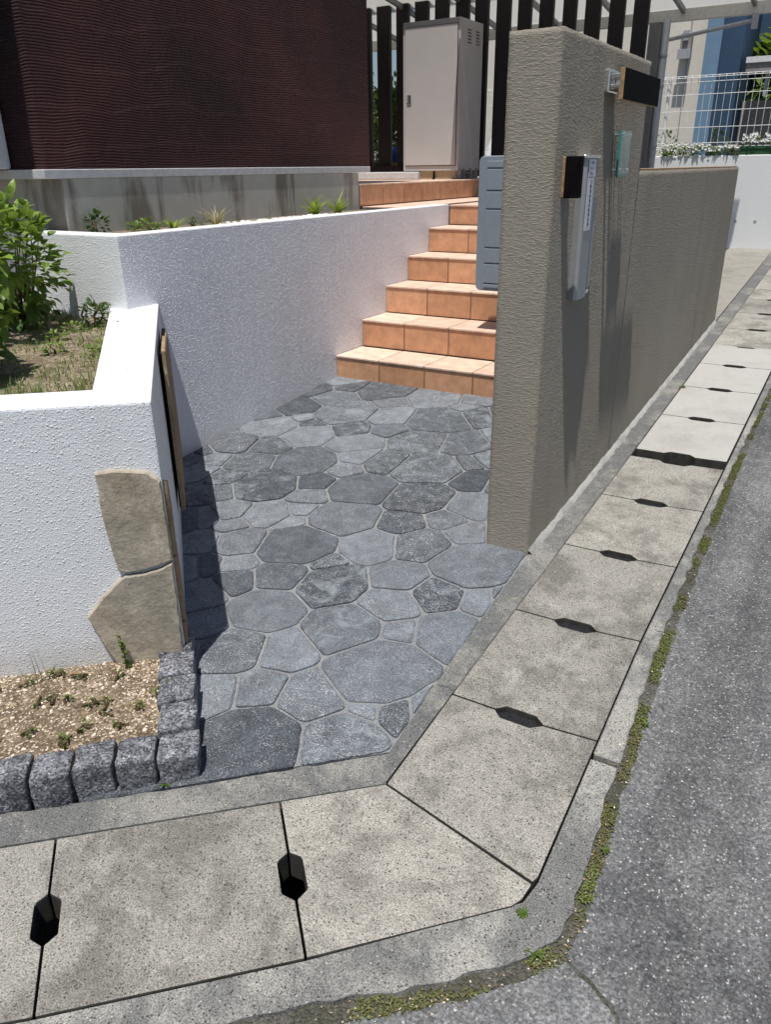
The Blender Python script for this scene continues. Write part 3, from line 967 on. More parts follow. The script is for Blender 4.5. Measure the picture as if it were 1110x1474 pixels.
# a round mark, then one column of dense characters
for k in range(12):
    a_ = k * math.pi / 6
    mb.obox((-.9109, 2.938 + .006 * math.cos(a_), 1.578 + .006 * math.sin(a_)), (.0004, 0, 0), (0, .0016, 0), (0, 0, .0016))
mb.build('round_mark', M['ink_pale'], st)
mb = MB()
for k in range(9):
    z = 1.562 - .0157 * k
    w_ = .0068
    for s_ in (-1, 0, 1):
        if random.random() < .85:
            mb.obox((-.9109, 2.935, z + s_ * .0044), (.0004, 0, 0), (0, w_ * random.uniform(.7, 1), 0), (0, 0, .0011))
    for s_ in (-1, 1):
        if random.random() < .8:
            mb.obox((-.9108, 2.935 + s_ * .0045, z), (.0004, 0, 0), (0, .0012, 0), (0, 0, .006 * random.uniform(.7, 1)))
    mb.obox((-.9107, 2.935 + random.uniform(-.002, .002), z), (.0004, 0, 0), (0, .0012, 0), (0, 0, .0062))
mb.build('vertical_lettering', M['ink'], st)

p = thing('plaque', 'small square black plate with a pale wooden edge, left of the silver unit', 'sign plate', (-.92, 2.74, 1.54))
mb = MB(); mb.box(-.954, -.9415, 2.735, 2.79, 1.532, 1.658)
mb.build('wooden_edge', M['wood_edge'], p, bevel=.002)
mb = MB(); mb.box(-.941, -.888, 2.731, 2.765, 1.530, 1.660)
mb.build('black_plate', M['black'], p, bevel=.003)

p = thing('wall_lamp', 'long black plate lamp held off the taupe wall on a silver bracket', 'wall lamp', (-.94, 3.15, 1.85))
mb = MB(); mb.box(-.955, -.935, 3.12, 3.24, 1.872, 1.945); mb.build('back_plate', M['chrome'], p, bevel=.004)
mb = MB(); mb.box(-.9345, -.9005, 3.135, 3.150, 1.885, 1.897); mb.build('bracket', M['chrome'], p, bevel=.002)
mb = MB(); mb.box(-.9345, -.9005, 3.135, 3.150, 1.918, 1.930); mb.build('bracket', M['chrome'], p, bevel=.002)
mb = MB(); mb.box(-.9345, -.9005, 3.20, 3.215, 1.886, 1.93); mb.build('bracket', M['chrome'], p, bevel=.002)
mb = MB(); mb.box(-.900, -.8835, 3.128, 3.64, 1.846, 1.947); mb.build('wooden_board', M['wood_edge'], p, bevel=.001)
mb = MB(); mb.box(-.883, -.880, 3.129, 3.639, 1.847, 1.946); mb.build('black_face', M['black'], p)

p = thing('glass_nameplate', 'small clear teal edged glass plate on four bolts under the lamp', 'nameplate', (-.93, 3.37, 1.6))
mb = MB(); mb.box(-.930, -.9215, 3.302, 3.442, 1.597, 1.752)
mb.build('glass_pane', M['glass'], p)
mb = MB(); mb.box(-.9305, -.921, 3.294, 3.3015, 1.596, 1.753); mb.box(-.9305, -.921, 3.302, 3.442, 1.588, 1.5965); mb.build('glass_edge', M['glass_edge'], p)
for y in (3.318, 3.426):
    for z in (1.612, 1.737):
        mb = MB(); mb.tube((-.955, y, z), (-.9305, y, z), .005, 8); mb.tube((-.9212, y, z), (-.917, y, z), .0065, 10)
        mb.build('bolt', M['chrome'], p)

# ------------------------------------------------------------------ white walls
w = thing('planter_wall', 'low white stucco wall of the corner planter with a broad flat coping', 'wall', (F[0], F[1], .1))
th = .175
ic = (F[0] + E1.x * th + DS.x * th, F[1] + E1.y * th + DS.y * th)
mb = MB()
farL = fr(2.6)
plan = [F, sd(1.86), (sd(1.95)[0] - .10, sd(1.95)[1] - .22), ic, (farL[0] + DS.x * .16, farL[1] + DS.y * .16), farL]
mb.prism(plan, -.05, ZC)
o = mb.build('wall_body', [M['white'], M['white_flat']], w, bevel=.007, segs=2)
for f_ in o.data.polygons:
    if f_.normal.z > .5 or f_.normal.dot(Vector((NS.x, NS.y, 0))) > .8:
        f_.material_index = 1
# quartzite facing stones
def stone_on(fn, pts, th_, name, m, seed, label=None):
    """irregular slab on a vertical face: pts are (t, z), fn(t, o) gives plan position"""
    q_ = []
    for k in range(len(pts)):
        a_, b_ = pts[k], pts[(k + 1) % len(pts)]
        n__ = max(1, int(math.hypot(a_[0] - b_[0], a_[1] - b_[1]) / .014))
        for s_ in range(n__):
            u = V2(a_, b_, s_ / n__)
            q_.append((u[0] + .004 * nz((u[0], u[1], 0), 26, seed), u[1] + .004 * nz((u[0], u[1], 4), 26, seed)))
    c_ = (sum(a_[0] for a_ in q_) / len(q_), sum(a_[1] for a_ in q_) / len(q_))
    rings = [(1.0, -.01), (1.0, th_ - .004), (.975, th_)]
    vs = []
    for s_, o_ in rings:
        for a_ in q_:
            u = V2(c_, a_, s_)
            x_, y_ = fn(u[0], o_)
            vs.append((x_, y_, u[1]))
    n__ = len(q_)
    fs = []
    for r_ in range(2):
        for k in range(n__):
            fs.append((r_ * n__ + k, r_ * n__ + (k + 1) % n__, (r_ + 1) * n__ + (k + 1) % n__, (r_ + 1) * n__ + k))
    fs.append(tuple(range(2 * n__, 3 * n__)))
    m_ = MB(); m_.add(vs, fs)
    o = m_.build(name, m, w)
    bm = bmesh.new(); bm.from_mesh(o.data); bmesh.ops.recalc_face_normals(bm, faces=bm.faces); bm.to_mesh(o.data); bm.free()
    if label: o['label'] = label
    return o


stone_on(fr, [(.182, .836), (.137, .842), (.037, .832), (.012, .81), (.004, .798), (.001, .66), (.001, .540), (.05, .520), (.103, .511), (.150, .511), (.163, .520), (.174, .62), (.182, .74)],
         .017, 'facing_stone', M['rock_tan'], 1, 'upper tan facing stone with a squarish outline')
stone_on(fr, [(.146, .500), (.10, .500), (.05, .509), (.002, .529), (.002, .40), (.006, .20), (.006, .10), (.185, .10), (.205, .168), (.245, .261), (.277, .367), (.262, .385), (.218, .437)],
         .017, 'facing_stone', M['rock_tan'], 6, 'lower tan facing stone with a pointed left side')
stone_on(sd, [(.012, .79), (.10, .76), (.14, .66), (.13, .56), (.012, .545)], .012, 'edge_stone', M['rock_edge'], 2)
stone_on(sd, [(.012, .535), (.12, .545), (.16, .42), (.12, .30), (.012, .31)], .012, 'edge_stone', M['rock_edge'], 3)
stone_on(sd, [(.012, .30), (.13, .29), (.15, .20), (.14, .06), (.012, .06)], .012, 'edge_stone', M['rock_edge'], 4)
# slab on the side wall, seen almost edge-on
SLAB_T, SLAB_O = .86, .026
p = thing('name_slab', 'thin upright stone slab fixed off the side of the white planter wall', 'stone slab', (*sd(SLAB_T, .03), .4))
wsave = w; w = p
stone_on(lambda t_, o_: sd(t_, o_ + SLAB_O), [(SLAB_T, 1.00), (SLAB_T + .03, 1.004), (SLAB_T + .5, .98), (SLAB_T + .62, .84), (SLAB_T + .6, .45), (SLAB_T + .4, .33), (SLAB_T + .02, .325), (SLAB_T - .004, .36), (SLAB_T + .004, .62), (SLAB_T - .002, .8)],
         .007, 'slab', M['rock_edge'], 9)
mb = MB()
mb.prism([sd(SLAB_T + .005, .010), sd(SLAB_T + .005, SLAB_O - .001), sd(SLAB_T + .57, SLAB_O - .001), sd(SLAB_T + .57, .010)], .345, .985)
mb.build('gap_shade', M['black'], p)  # dark filler that paints the shadowed gap behind the slab
mb = MB()
for z in (.5, .85):
    a_ = sd(SLAB_T + .2, -.005); b_ = sd(SLAB_T + .2, .0095)
    mb.tube((*a_, z), (*b_, z), .012, 10)
mb.build('spacer', M['silver_dark'], p)
w = wsave

w2 = thing('retaining_wall', 'high white stucco wall running beside the tiled steps and round the upper bed', 'wall', (XM, 2.561, .2))
mb = MB()
mb.prism([(XM, 2.561), (XM, 5.918), (XM - .13, 5.918), (XM - .13, 2.70), (-7.5, 2.70), (-7.5, 2.561)], -.05, ZU)
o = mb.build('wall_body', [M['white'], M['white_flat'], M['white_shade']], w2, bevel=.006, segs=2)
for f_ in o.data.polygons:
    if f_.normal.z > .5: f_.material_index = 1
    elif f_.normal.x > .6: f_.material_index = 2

# ------------------------------------------------------------------ granite setts edging the gravel bed
def sett(c, u, v, hx, hy, h, seed, label):
    mb = MB()
    z0 = G(*c) - .03
    mb.obox((c[0], c[1], z0 + h / 2), (u.x * hx, u.y * hx, 0), (v.x * hy, v.y * hy, 0), (0, 0, h / 2))
    o = mb.build('granite_sett', M['granite'])
    subdivided(o, .014)
    me = o.data
    bm = bmesh.new(); bm.from_mesh(me)
    bmesh.ops.remove_doubles(bm, verts=bm.verts, dist=1e-5)
    cc = Vector((c[0], c[1], z0 + h / 2))
    for v_ in bm.verts:     # round the box a little, then split-face roughness
        l_ = v_.co - cc
        a_ = abs(l_.dot(Vector((u.x, u.y, 0)))) / hx; b_ = abs(l_.dot(Vector((v.x, v.y, 0)))) / hy; d_ = abs(l_.z) / (h / 2)
        k = (a_ ** 26 + b_ ** 26 + d_ ** 26) ** (1 / 26)
        v_.co = cc + l_ * (1.02 / max(k, .9)) if k > .9 else v_.co
    bm.to_mesh(me); bm.free()
    displace(o, .0042, 15, seed, 4)
    me.polygons.foreach_set('use_smooth', [True] * len(me.polygons))
    tag(o, label, 'granite sett', 'granite setts edging the gravel bed')


cor = Vector((-1.305, 1.150)); pitch = .1125
Ln = ['corner granite sett where the two rows meet beside the paving', 'granite sett of the front row, next to the corner one', 'dark granite sett, third from the corner in the front row',
      'granite sett, fourth from the corner in the front row', 'granite sett cut by the left edge of the photo', 'granite sett beyond the left edge of the photo']
for k in range(6):
    c = cor + E1 * (pitch * (k + .46)) + DS * .05
    sett(c, E1, DS, .0495 if k else .053, .05, .128 + .006 * ((k * 7) % 3 - 1), k * 3.1, Ln[k])
Ls = ['granite sett of the side row, nearest the corner sett', 'granite sett of the side row, second back from the corner', 'granite sett of the side row, third back from the corner', 'last granite sett of the side row, touching the tan stones']
for k in range(4):
    c = cor + DS * (.1 + .122 * (k + .52)) + E1 * (.052)
    sett(c, E1, DS, .052, .059, .130, 30 + k * 2.7, Ls[k])

# gravel bed
mb = MB()
bed = [cor + E1 * .03 + DS * .05, fr(-.02, -.02), fr(2.2, -.02), cor + E1 * 2.0 + DS * .05]
bed = [(b_[0], b_[1]) for b_ in (cor + E1 * .03 + DS * .04, Vector(fr(-.0, -.03)), Vector(fr(2.2, -.03)), cor + E1 * 2.2 + DS * .04)]
def bz(x, y):
    d_ = (Vector((x, y)) - Vector(F)).dot(NF)          # distance out from the white wall
    return G(x, y) + .082 - .10 * max(0, d_ - .12) + .006 * nz((x, y, 0), 12, 2)
N1, N2 = 70, 16
vs = []
for j in range(N2 + 1):
    for i in range(N1 + 1):
        p_ = V2(V2(bed[1], bed[2], i / N1), V2(bed[0], bed[3], i / N1), j / N2)
        vs.append((*p_, bz(*p_)))
mb.add(vs, [(j * (N1 + 1) + i + 1, j * (N1 + 1) + i, (j + 1) * (N1 + 1) + i, (j + 1) * (N1 + 1) + i + 1) for j in range(N2) for i in range(N1)])
struct(mb.build('soil', M['gravel_soil'], smooth=True))
random.seed(21)
mb = MB()
def pebble(mb, c, r, col):
    vs = []; fs = []
    rot = Matrix.Rotation(random.uniform(0, 6.28), 3, 'Z') @ Matrix.Rotation(random.uniform(-.5, .5), 3, 'X')
    sc_ = Vector((random.uniform(.8, 1.4), random.uniform(.6, 1), random.uniform(.45, .7))) * r
    dirs = [(0, 0, 1)] + [(math.cos(a_), math.sin(a_), .35) for a_ in [k * math.pi / 3 for k in range(6)]] + [(math.cos(a_), math.sin(a_), -.5) for a_ in [k * math.pi / 3 + .5 for k in range(6)]]
    for d_ in dirs:
        v_ = Vector(d_).normalized() * random.uniform(.8, 1.1)
        vs.append(Vector(c) + rot @ Vector((v_.x * sc_.x, v_.y * sc_.y, v_.z * sc_.z)))
    for k in range(6):
        fs += [(0, 1 + k, 1 + (k + 1) % 6), (1 + k, 7 + k, 1 + (k + 1) % 6), (1 + (k + 1) % 6, 7 + k, 7 + (k + 1) % 6)]
    mb.add(vs, fs, col)
for _ in range(8200):
    a_, b_ = random.random() ** 1.3 * .45, random.random()
    p_ = V2(V2(bed[1], bed[2], a_), V2(bed[0], bed[3], a_), b_)
    pebble(mb, (*p_, bz(*p_) + .001), random.uniform(.0016, .0048) if random.random() < .96 else random.uniform(.005, .010), (random.random(), 0, 0))
tag(mb.build('gravel', M['gravel']), 'loose beige gravel covering the bed behind the granite setts', 'gravel', kind='stuff')

# ------------------------------------------------------------------ upper planter beds
mb = MB()
def uz(x, y): return .975 + .02 * nz((x, y, 0), 5, 1) + .01 * nz((x, y, 0), 17, 1)
pl = [(ic[0] + .02, ic[1]), (XM - .02, 2.575), (-7.4, 2.575), (-7.4, -1.5), (farL[0], farL[1] + .12)]
nx, ny = 90, 80
vs = []; idx = {}
X0, X1, Y0, Y1 = -5.2, -1.75, .2, 2.60
for j in range(ny + 1):
    for i in range(nx + 1):
        x_, y_ = X0 + (X1 - X0) * i / nx, Y0 + (Y1 - Y0) * j / ny
        vs.append((x_, y_, uz(x_, y_)))
wall_in = lambda x_, y_: (Vector((x_, y_)) - Vector(F)).dot(NS) < -.03 and (Vector((x_, y_)) - Vector(F)).dot(NF) < -.03
fs = []
for j in range(ny):
    for i in range(nx):
        q_ = (j * (nx + 1) + i, j * (nx + 1) + i + 1, (j + 1) * (nx + 1) + i + 1, (j + 1) * (nx + 1) + i)
        if all(wall_in(vs[k][0], vs[k][1]) for k in q_): fs.append(q_)
mb.add(vs, fs)
struct(mb.build('soil', M['mulch'], smooth=True))
mb = MB()
mb.box(-3.517, XM - .125, 2.69, 5.45, 1.0, 1.338)
mb.box(-7.4, -3.517, 2.69, 2.738, 1.0, 1.338)
struct(mb.build('soil', M['mulch']))

# ------------------------------------------------------------------ tiled steps
st = thing('steps', 'flight of six terracotta tiled steps between white wall and taupe wall', 'steps', (-2.05, 4.27, .3))
fy = [4.268, 4.601, 4.928, 5.247, 5.575, 5.922]
tz = [.487, .672, .860, 1.036, 1.211, LAND]
TW = .3365
XE = XW0 - .004
random.seed(5)
for k in range(6):
    y0, z1 = fy[k], tz[k]
    z0 = (tz[k - 1] if k else G(0, y0) - .05)
    y1 = fy[k + 1] if k < 5 else 6.58
    sp = thing('step', None, None, (0, y0, z0)); sp.parent = st; sp.matrix_parent_inverse = Matrix.Translation(st.location).inverted()
    del_ = MB()
    del_.box(XM + .003, XE, y0 + .009, y1 + .012, z0 - .05, z1 - .007)
    del_.build('mortar_core', M['tile_grout'], sp)
    tr, ri = MB(), MB()
    x = XM + .004
    while x < XE - .02:
        xe = min(x + TW - .006, XE - .002)
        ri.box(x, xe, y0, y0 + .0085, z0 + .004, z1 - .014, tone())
        yy = y0 - .007
        first = True
        while yy < y1 - .03:
            ye = min(yy + (.325 if k < 5 else .33), y1 - .006)
            tr.box(x, xe, yy, ye, z1 - .013, z1, tone())
            yy = ye + .006
        x = xe + .006
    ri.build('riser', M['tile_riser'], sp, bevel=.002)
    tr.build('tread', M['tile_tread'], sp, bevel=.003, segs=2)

pc = thing('porch', 'raised terracotta tiled porch edge beside the house, carrying the steel cabinet', 'porch', (-3.5, 5.58, LAND))
mb = MB(); mb.box(-6.5, -3.509, 5.75, 8.3, .9, PORCH - .008); mb.box(-3.66, -3.509, 5.451, 5.749, .9, PORCH - .008); mb.build('mortar_core', M['tile_grout'], pc)
ri, tr = MB(), MB()
y = 5.453
while y < 8.25:
    ye = min(y + .33, 8.29)
    ri.box(-3.5085, -3.500, y, ye, LAND + .006, PORCH - .014, tone())
    x = -3.494
    while x > -6.4:
        if not (x < -3.65 and y < 5.75):
            tr.box(x - .33, x, y, ye, PORCH - .0125, PORCH, tone())
        x -= .336
    y = ye + .006
ri.build('riser', M['tile_riser'], pc, bevel=.002)
tr.build('paving_tile', M['tile_tread'], pc, bevel=.002)
# small landing strip left of the wall's end
mb = MB(); mb.box(-3.494, XM - .133, 5.455, 8.3, .9, LAND - .008)
mb.build('mortar_core', M['tile_grout'], pc)
tr = MB()
y = 5.458
while y < 8.25:
    ye = min(y + .33, 8.29)
    tr.box(-3.492, XM - .136, y, ye, LAND - .0075, LAND - .001, tone()); y = ye + .006
tr.build('landing_tile', M['tile_tread'], pc, bevel=.002)
mb = MB(); mb.box(-5.2, -4.10, 7.46, 7.62, PORCH + .001, PORCH + .072)
mb.build('threshold', M['trim'], pc, bevel=.012, segs=3)

# ------------------------------------------------------------------ house
h = thing('house', 'dark maroon rendered house wall with pale flashing over a stained concrete footing', 'house', (-3.6, 2.72, 1.3))
mb = MB()
mb.box(-8.5, -3.515, 2.665, 5.612, 1.646, 6.2)
mb.build('wall', M['siding'], h)
mb = MB()
mb.box(-8.5, -3.511, 2.645, 5.617, 1.602, 1.645)
mb.build('flashing', M['trim'], h, bevel=.003)
mb = MB()
mb.box(-8.4, -3.516, 2.74, 5.448, .8, 1.601)
mb.build('footing', M['foundation'], h)
mb = MB()
mb.box(-8.4, -3.775, 2.40, 2.664, 1.648, 4.5)
mb.build('white_bay', M['white'], h, bevel=.008)
mb = MB()
mb.box(-9.0, -3.512, 1.95, 5.9, 3.25, 3.4)
mb.build('shade_eave', M['trim'], h)  # unseen overhang, added to darken the end face below it

# ------------------------------------------------------------------ slatted screen
sc_ = thing('slatted_screen', 'row of tall near black upright slats behind the steel cabinet', 'screen', (-3.5, 8.15, PORCH))
YS = 8.16
def x_at(px, py, y):
    d = [sum(RM[i][k] * v for k, v in enumerate((px - W2, py - H2, FPX))) for i in range(3)]
    return d[0] * y / d[1]
for a_, b_ in ((512, 519), (524, 532), (541.7, 560.4), (570, 587.5), (597, 616), (626, 645), (656, 675), (684, 703), (715, 735), (746, 765), (777, 797), (811, 830), (843, 865), (878, 900), (913, 935)):
    xa, xb = x_at(a_, 10, YS), x_at(b_, 10, YS)
    bot = PORCH + .02 if xb < -3.5 else LAND + .01
    mb = MB(); mb.box(xa, xb, YS, YS + .05, bot, 3.75)
    mb.build('slat', M['slat'], sc_, bevel=.004)
mb = MB(); mb.box(-5.4, -1.95, YS + .051, YS + .09, 3.55, 3.63); mb.build('top_rail', M['slat'], sc_)
mb = MB(); mb.box(-5.4, -4.05, YS - .04, YS - .002, PORCH + .075, PORCH + .135); mb.build('bottom_rail', M['slat'], sc_)

# ------------------------------------------------------------------ steel cabinet
CX0, CX1, CY0, CY1, CZ0, CZ1 = -4.285, -3.672, 7.49, 7.985, 1.600, 2.892
cb = thing('cabinet', 'tall beige steel storage cabinet standing on the tiled porch', 'cabinet', (-3.98, 7.5, PORCH))
mb = MB(); mb.box(CX0, CX1, CY0, CY1, CZ0, CZ1); mb.build('body', M['cabinet'], cb, bevel=.006, segs=2)
mb = MB(); mb.box(CX0 + .022, CX1 - .022, CY0 - .003, CY0 + .001, CZ0 + .045, CZ1 - .045); mb.build('door_gap', M['cabinet_dark'], cb)
dr = MB(); dr.box(CX0 + .027, CX1 - .027, CY0 - .011, CY0 - .0035, CZ0 + .052, CZ1 - .050)
dr = dr.build('door', M['cabinet'], cb, bevel=.004, segs=2)
mb = MB(); mb.box(CX0 + .045, CX0 + .098, CY0 - .016, CY0 - .0115, 2.20, 2.285); hd = mb.build('handle', M['silver'], dr, bevel=.003)
mb = MB(); mb.box(CX0 + .066, CX0 + .090, CY0 - .0185, CY0 - .0165, 2.222, 2.278); mb.box(CX0 + .047, CX0 + .096, CY0 - .0185, CY0 - .0165, 2.202, 2.211); mb.build('recess', M['cabinet_dark'], hd)
for yy in (7.64, 7.82):
    mb = MB()
    for k in range(5):
        mb.box(CX1 - .002, CX1 + .003, yy, yy + .08, 2.70 + .026 * k, 2.708 + .026 * k)
    mb.build('vent', M['cabinet_dark'], cb)
mb = MB(); mb.box(CX0 + .01, CX1 - .03, CY0 + .02, CY1 - .02, PORCH + .001, CZ0 - .001); mb.build('plinth', m_plain('beige_plinth', (.42, .33, .22), .7), cb)
for xx in (CX0 + .16, CX0 + .34):
    mb = MB(); mb.box(xx, xx + .013, CY0 + .004, CY0 + .019, PORCH + .001, CZ0 + .03); mb.box(xx + .004, xx + .022, CY0 - .016, CY0 + .003, PORCH + .002, PORCH + .02)
    mb.build('strap', M['black'], cb)
for yy in (7.52, 7.60, 7.76, 7.90):
    mb = MB(); mb.box(CX1 - .027, CX1 + .018, yy, yy + .02, PORCH + .001, CZ0 - .002); mb.tube((CX1 + .01, yy + .01, CZ0 - .03), (CX1 + .01, yy + .01, CZ0 + .02), .008, 8)
    mb.build('foot', M['greyblock'], cb)
mb = MB(); mb.box(CX1 - .026, CX1 + .006, 7.625, 7.755, PORCH + .05, CZ0 - .012); mb.build('foot_bar', M['greyblock'], cb)

# ------------------------------------------------------------------ gate leaf
gt = thing('gate_leaf', 'blue grey metal gate panel with rounded corner and horizontal grooves beside the taupe wall', 'gate', (-1.7, 4.6, .92))
GX0, GX1, GZ0, GZ1, GY = -2.114, -1.18, .922, 1.690, 4.60
def rr(x0, x1, z0, z1, r_, left_only=True):
    pts = []
    for cx_, cz_, a0 in ((x0 + r_, z0 + r_, 180), (x1 - .004, z0 + .004, 270), (x1 - .004, z1 - .004, 0), (x0 + r_, z1 - r_, 90)):
        rad = r_ if a0 in (180, 90) else .004
        for k in range(7):
            a_ = R(a0 + 15 * k)
            pts.append((cx_ + rad * math.cos(a_), cz_ + rad * math.sin(a_)))
    return pts
pts = rr(GX0, GX1, GZ0, GZ1, .035)
mb = MB()
n_ = len(pts)
mb.add([(a_, GY, b_) for a_, b_ in pts] + [(a_, GY + .05, b_) for a_, b_ in pts], [tuple(range(n_)), tuple(range(2 * n_ - 1, n_ - 1, -1))] + [((k + 1) % n_, k, n_ + k, n_ + (k + 1) % n_) for k in range(n_)])
mb.build('frame', M['gate'], gt, bevel=.004)
gz_ = lambda py: GZ1 - (GZ1 - GZ0) * (py - 226) / 192
cuts = [232, 243, 273.5, 299, 354, 377, 407, 414]
for k in range(len(cuts) - 1):
    za, zb_ = gz_(cuts[k + 1]) + .0035, gz_(cuts[k]) - .0035
    mb = MB(); mb.box(GX0 + .056, GX1 - .01, GY - .010, GY - .001, za, zb_)
    mb.build('board', M['gate'], gt, bevel=.004, segs=2)

# ------------------------------------------------------------------ driveway apron, cross wall, fence
mb = MB(); mb.prism([(-.953, 6.51), (-.953, 9.83), (-5, 9.83), (-5, 6.51)], K(-.4), K(.001)); struct(mb.build('driveway', M['apron']))
mb = MB()
YC = 9.80
cw = thing('cross_wall', 'smooth white wall closing the far end beneath the wire mesh fence', 'wall', (-2, YC, .78))
mb.prism([(-9, YC), (.6, YC), (.6, YC + .16), (-9, YC + .16)], .3, 1.715)
mb.build('wall_body', M['white_flat'], cw, bevel=.006)
mb = MB()
for xx in (-1.385, -1.185):
    mb.tube((xx, YC + .01, 1.05), (xx, YC - .002, 1.05), .016, 14)
mb.build('weep_hole', M['mortar'], cw)

fn = thing('mesh_fence', 'white wire mesh fence with folded top on the white cross wall', 'fence', (-2, YC + .08, 1.72))
mb = MB()
yF = YC + .10
zt_, zb2 = 2.50, 1.79
x = -5.0
k = 0
while x < .4:
    mb.tube((x, yF, zb2 - .02), (x, yF, zt_ - .06), .0026, 5)
    mb.tube((x, yF, zt_ - .06), (x, yF - .035, zt_ - .02), .0026, 5); mb.tube((x, yF - .035, zt_ - .02), (x, yF + .002, zt_), .0026, 5)
    x += .070
for z, yy in ((zt_, yF), (zt_ - .02, yF - .037), (zt_ - .06, yF - .004), (2.32, yF), (2.16, yF), (2.0, yF), (1.845, yF - .01), (1.805, yF - .03), (zb2, yF)):
    mb.tube((-5, yy, z), (.4, yy, z), .0032, 5)
mb.build('wire_panel', M['wire'], fn)
for xx in (-4.1, -2.3, -.5):
    mb = MB(); mb.tube((xx, yF + .03, 1.6), (xx, yF + .03, 2.5), .018, 10); mb.build('post', M['wire'], fn)

# ------------------------------------------------------------------ carport
cp = thing('carport', 'grey carport with milky roof sheets and pale beams behind the slats', 'carport', (-2.2, 9.0, .7))
YB = 9.2; ZB = 2.93
for (pa, pb, nm) in (((-6.5, ZB), (.9, ZB), 0),):
    mb = MB(); mb.box(-6.5, -1.28, YB, YB + .06, ZB - .005, ZB + .10); mb.build('beam', M['beam'], cp, bevel=.004)
mb = MB(); mb.box(-6.5, -1.28, 7.40, 7.46, ZB + .23, ZB + .33); mb.build('beam', M['beam'], cp, bevel=.004)
zroof = lambda y_: ZB + .11 + (9.2 - y_) * .13
for x in (-6.0, -5.35, -4.7, -4.05, -3.4, -2.75, -2.1, -1.45):
    mb = MB(); mb.add([(x, 7.47, zroof(7.47) - .05), (x + .035, 7.47, zroof(7.47) - .05), (x + .035, 9.198, zroof(9.198) - .05), (x, 9.198, zroof(9.198) - .05),
                       (x, 7.47, zroof(7.47) - .004), (x + .035, 7.47, zroof(7.47) - .004), (x + .035, 9.198, zroof(9.198) - .004), (x, 9.198, zroof(9.198) - .004)],
                      [(3, 2, 1, 0), (4, 5, 6, 7), (0, 1, 5, 4), (1, 2, 6, 5), (2, 3, 7, 6), (3, 0, 4, 7)])
    mb.build('rafter', M['steel_grey'], cp)
mb = MB(); mb.add([(-6.5, 7.35, zroof(7.35)), (-1.28, 7.35, zroof(7.35)), (-1.28, 9.3, zroof(9.3)), (-6.5, 9.3, zroof(9.3)), (-6.5, 7.35, zroof(7.35) + .006), (-1.28, 7.35, zroof(7.35) + .006), (-1.28, 9.3, zroof(9.3) + .006), (-6.5, 9.3, zroof(9.3) + .006)],
                  [(3, 2, 1, 0), (4, 5, 6, 7), (0, 1, 5, 4), (1, 2, 6, 5), (2, 3, 7, 6), (3, 0, 4, 7)])
mb.build('roof_sheet', M['poly'], cp)
mb = MB(); mb.box(-3.66, -1.2, 6.95, 7.34, 3.22, 3.25); mb.build('shade_canopy', M['trim'], cp)  # unseen sheet added overhead to throw the cabinet's slanting shadow
mb = MB(); mb.box(-2.375, -2.255, YB - .10, YB - .001, .6, ZB - .006); mb.build('post', M['steel_grey'], cp, bevel=.004)
pp = MB(); pp.tube((-2.215, YB - .05, .6), (-2.215, YB - .05, ZB + .02), .036, 12); pp = pp.build('downpipe', M['pipe'], cp, smooth=True)
for z in (1.80, 2.35, 2.62):
    mb = MB(); mb.tube((-2.215, YB - .05, z), (-2.215, YB - .05, z + .02), .041, 12); mb.build('clip', M['pipe'], pp)
mb = MB(); mb.tube((-2.18, YB - .03, 2.77), (-1.41, YB - .03, 2.87), .018, 8); mb.box(-1.43, -1.38, YB - .06, YB - .002, 2.80, ZB - .006); mb.build('brace', M['pipe'], cp)

# ------------------------------------------------------------------ things beyond the fence
nb = thing('neighbour_house', 'cream neighbouring house with two blue pillars behind the mesh fence', 'house', (-2.8, 13, 1.5))
YN = 13.0
mb = MB(); mb.box(-7.0, -2.575, YN, YN + 4, .8, 6.0); mb.build('wall', M['nb_white'], nb)
mb = MB(); mb.box(-2.57, -2.365, YN - .12, YN + 4, .8, 6.0); mb.build('blue_pillar', M['nb_blue'], nb)
mb = MB(); mb.box(-2.360, -2.09, YN - .05, YN + 4, .8, 6.0); mb.build('dark_pillar', M['nb_dark'], nb)
mb = MB(); mb.box(-2.085, -1.86, YN + 1.2, YN + 3.5, 2.75, 6.0); mb.build('rear_wall', M['nb_dark'], nb)
mt = MB(); mt.box(-2.905, -2.76, YN - .12, YN - .002, 3.02, 3.30); mt = mt.build('meter_box', M['greyblock'], nb, bevel=.01)
mb = MB(); mb.box(-2.92, -2.75, YN - .17, YN - .121, 2.98, 3.10); mb.build('meter_cover', M['pipe'], mt)
mb = MB(); mb.tube((-2.835, YN - .14, 3.20), (-2.835, YN - .14, 3.32), .04, 12); mb.build('meter_dial', M['pipe'], mt)
mb = MB(); mb.tube((-2.80, YN - .03, .9), (-2.80, YN - .03, 5.5), .012, 6); mb.build('conduit', M['pipe'], nb)
nb2 = MB(); nb2.box(-3.4, 2.5, 19, 23, .8, 9)
tag(nb2.build('far_house', M['nb_pale']), 'pale lavender house wall glimpsed at the top right corner', 'house')
gb = MB(); gb.box(-2.05, .8, 13.4, 13.6, .8, 2.45); tag(gb.build('block_wall', M['greyblock']), 'grey block wall under the green hedge at far right', 'wall')
fr_ = thing('pale_awning', 'pale flat awning with grey edge in front of the far right hedge', 'awning', (-1.4, 13, 2.8))
mb = MB(); mb.box(-1.98, .5, 12.7, 13.3, 2.86, 2.93); mb.build('canopy', M['wire'], fr_)
mb = MB(); mb.box(-1.97, .5, 12.72, 12.76, 2.74, 2.859); mb.build('fascia', M['greyblock'], fr_)
mb = MB(); mb.box(-1.72, -1.68, 12.78, 12.84, 2.46, 2.858); mb.build('bracket', M['pipe'], fr_)


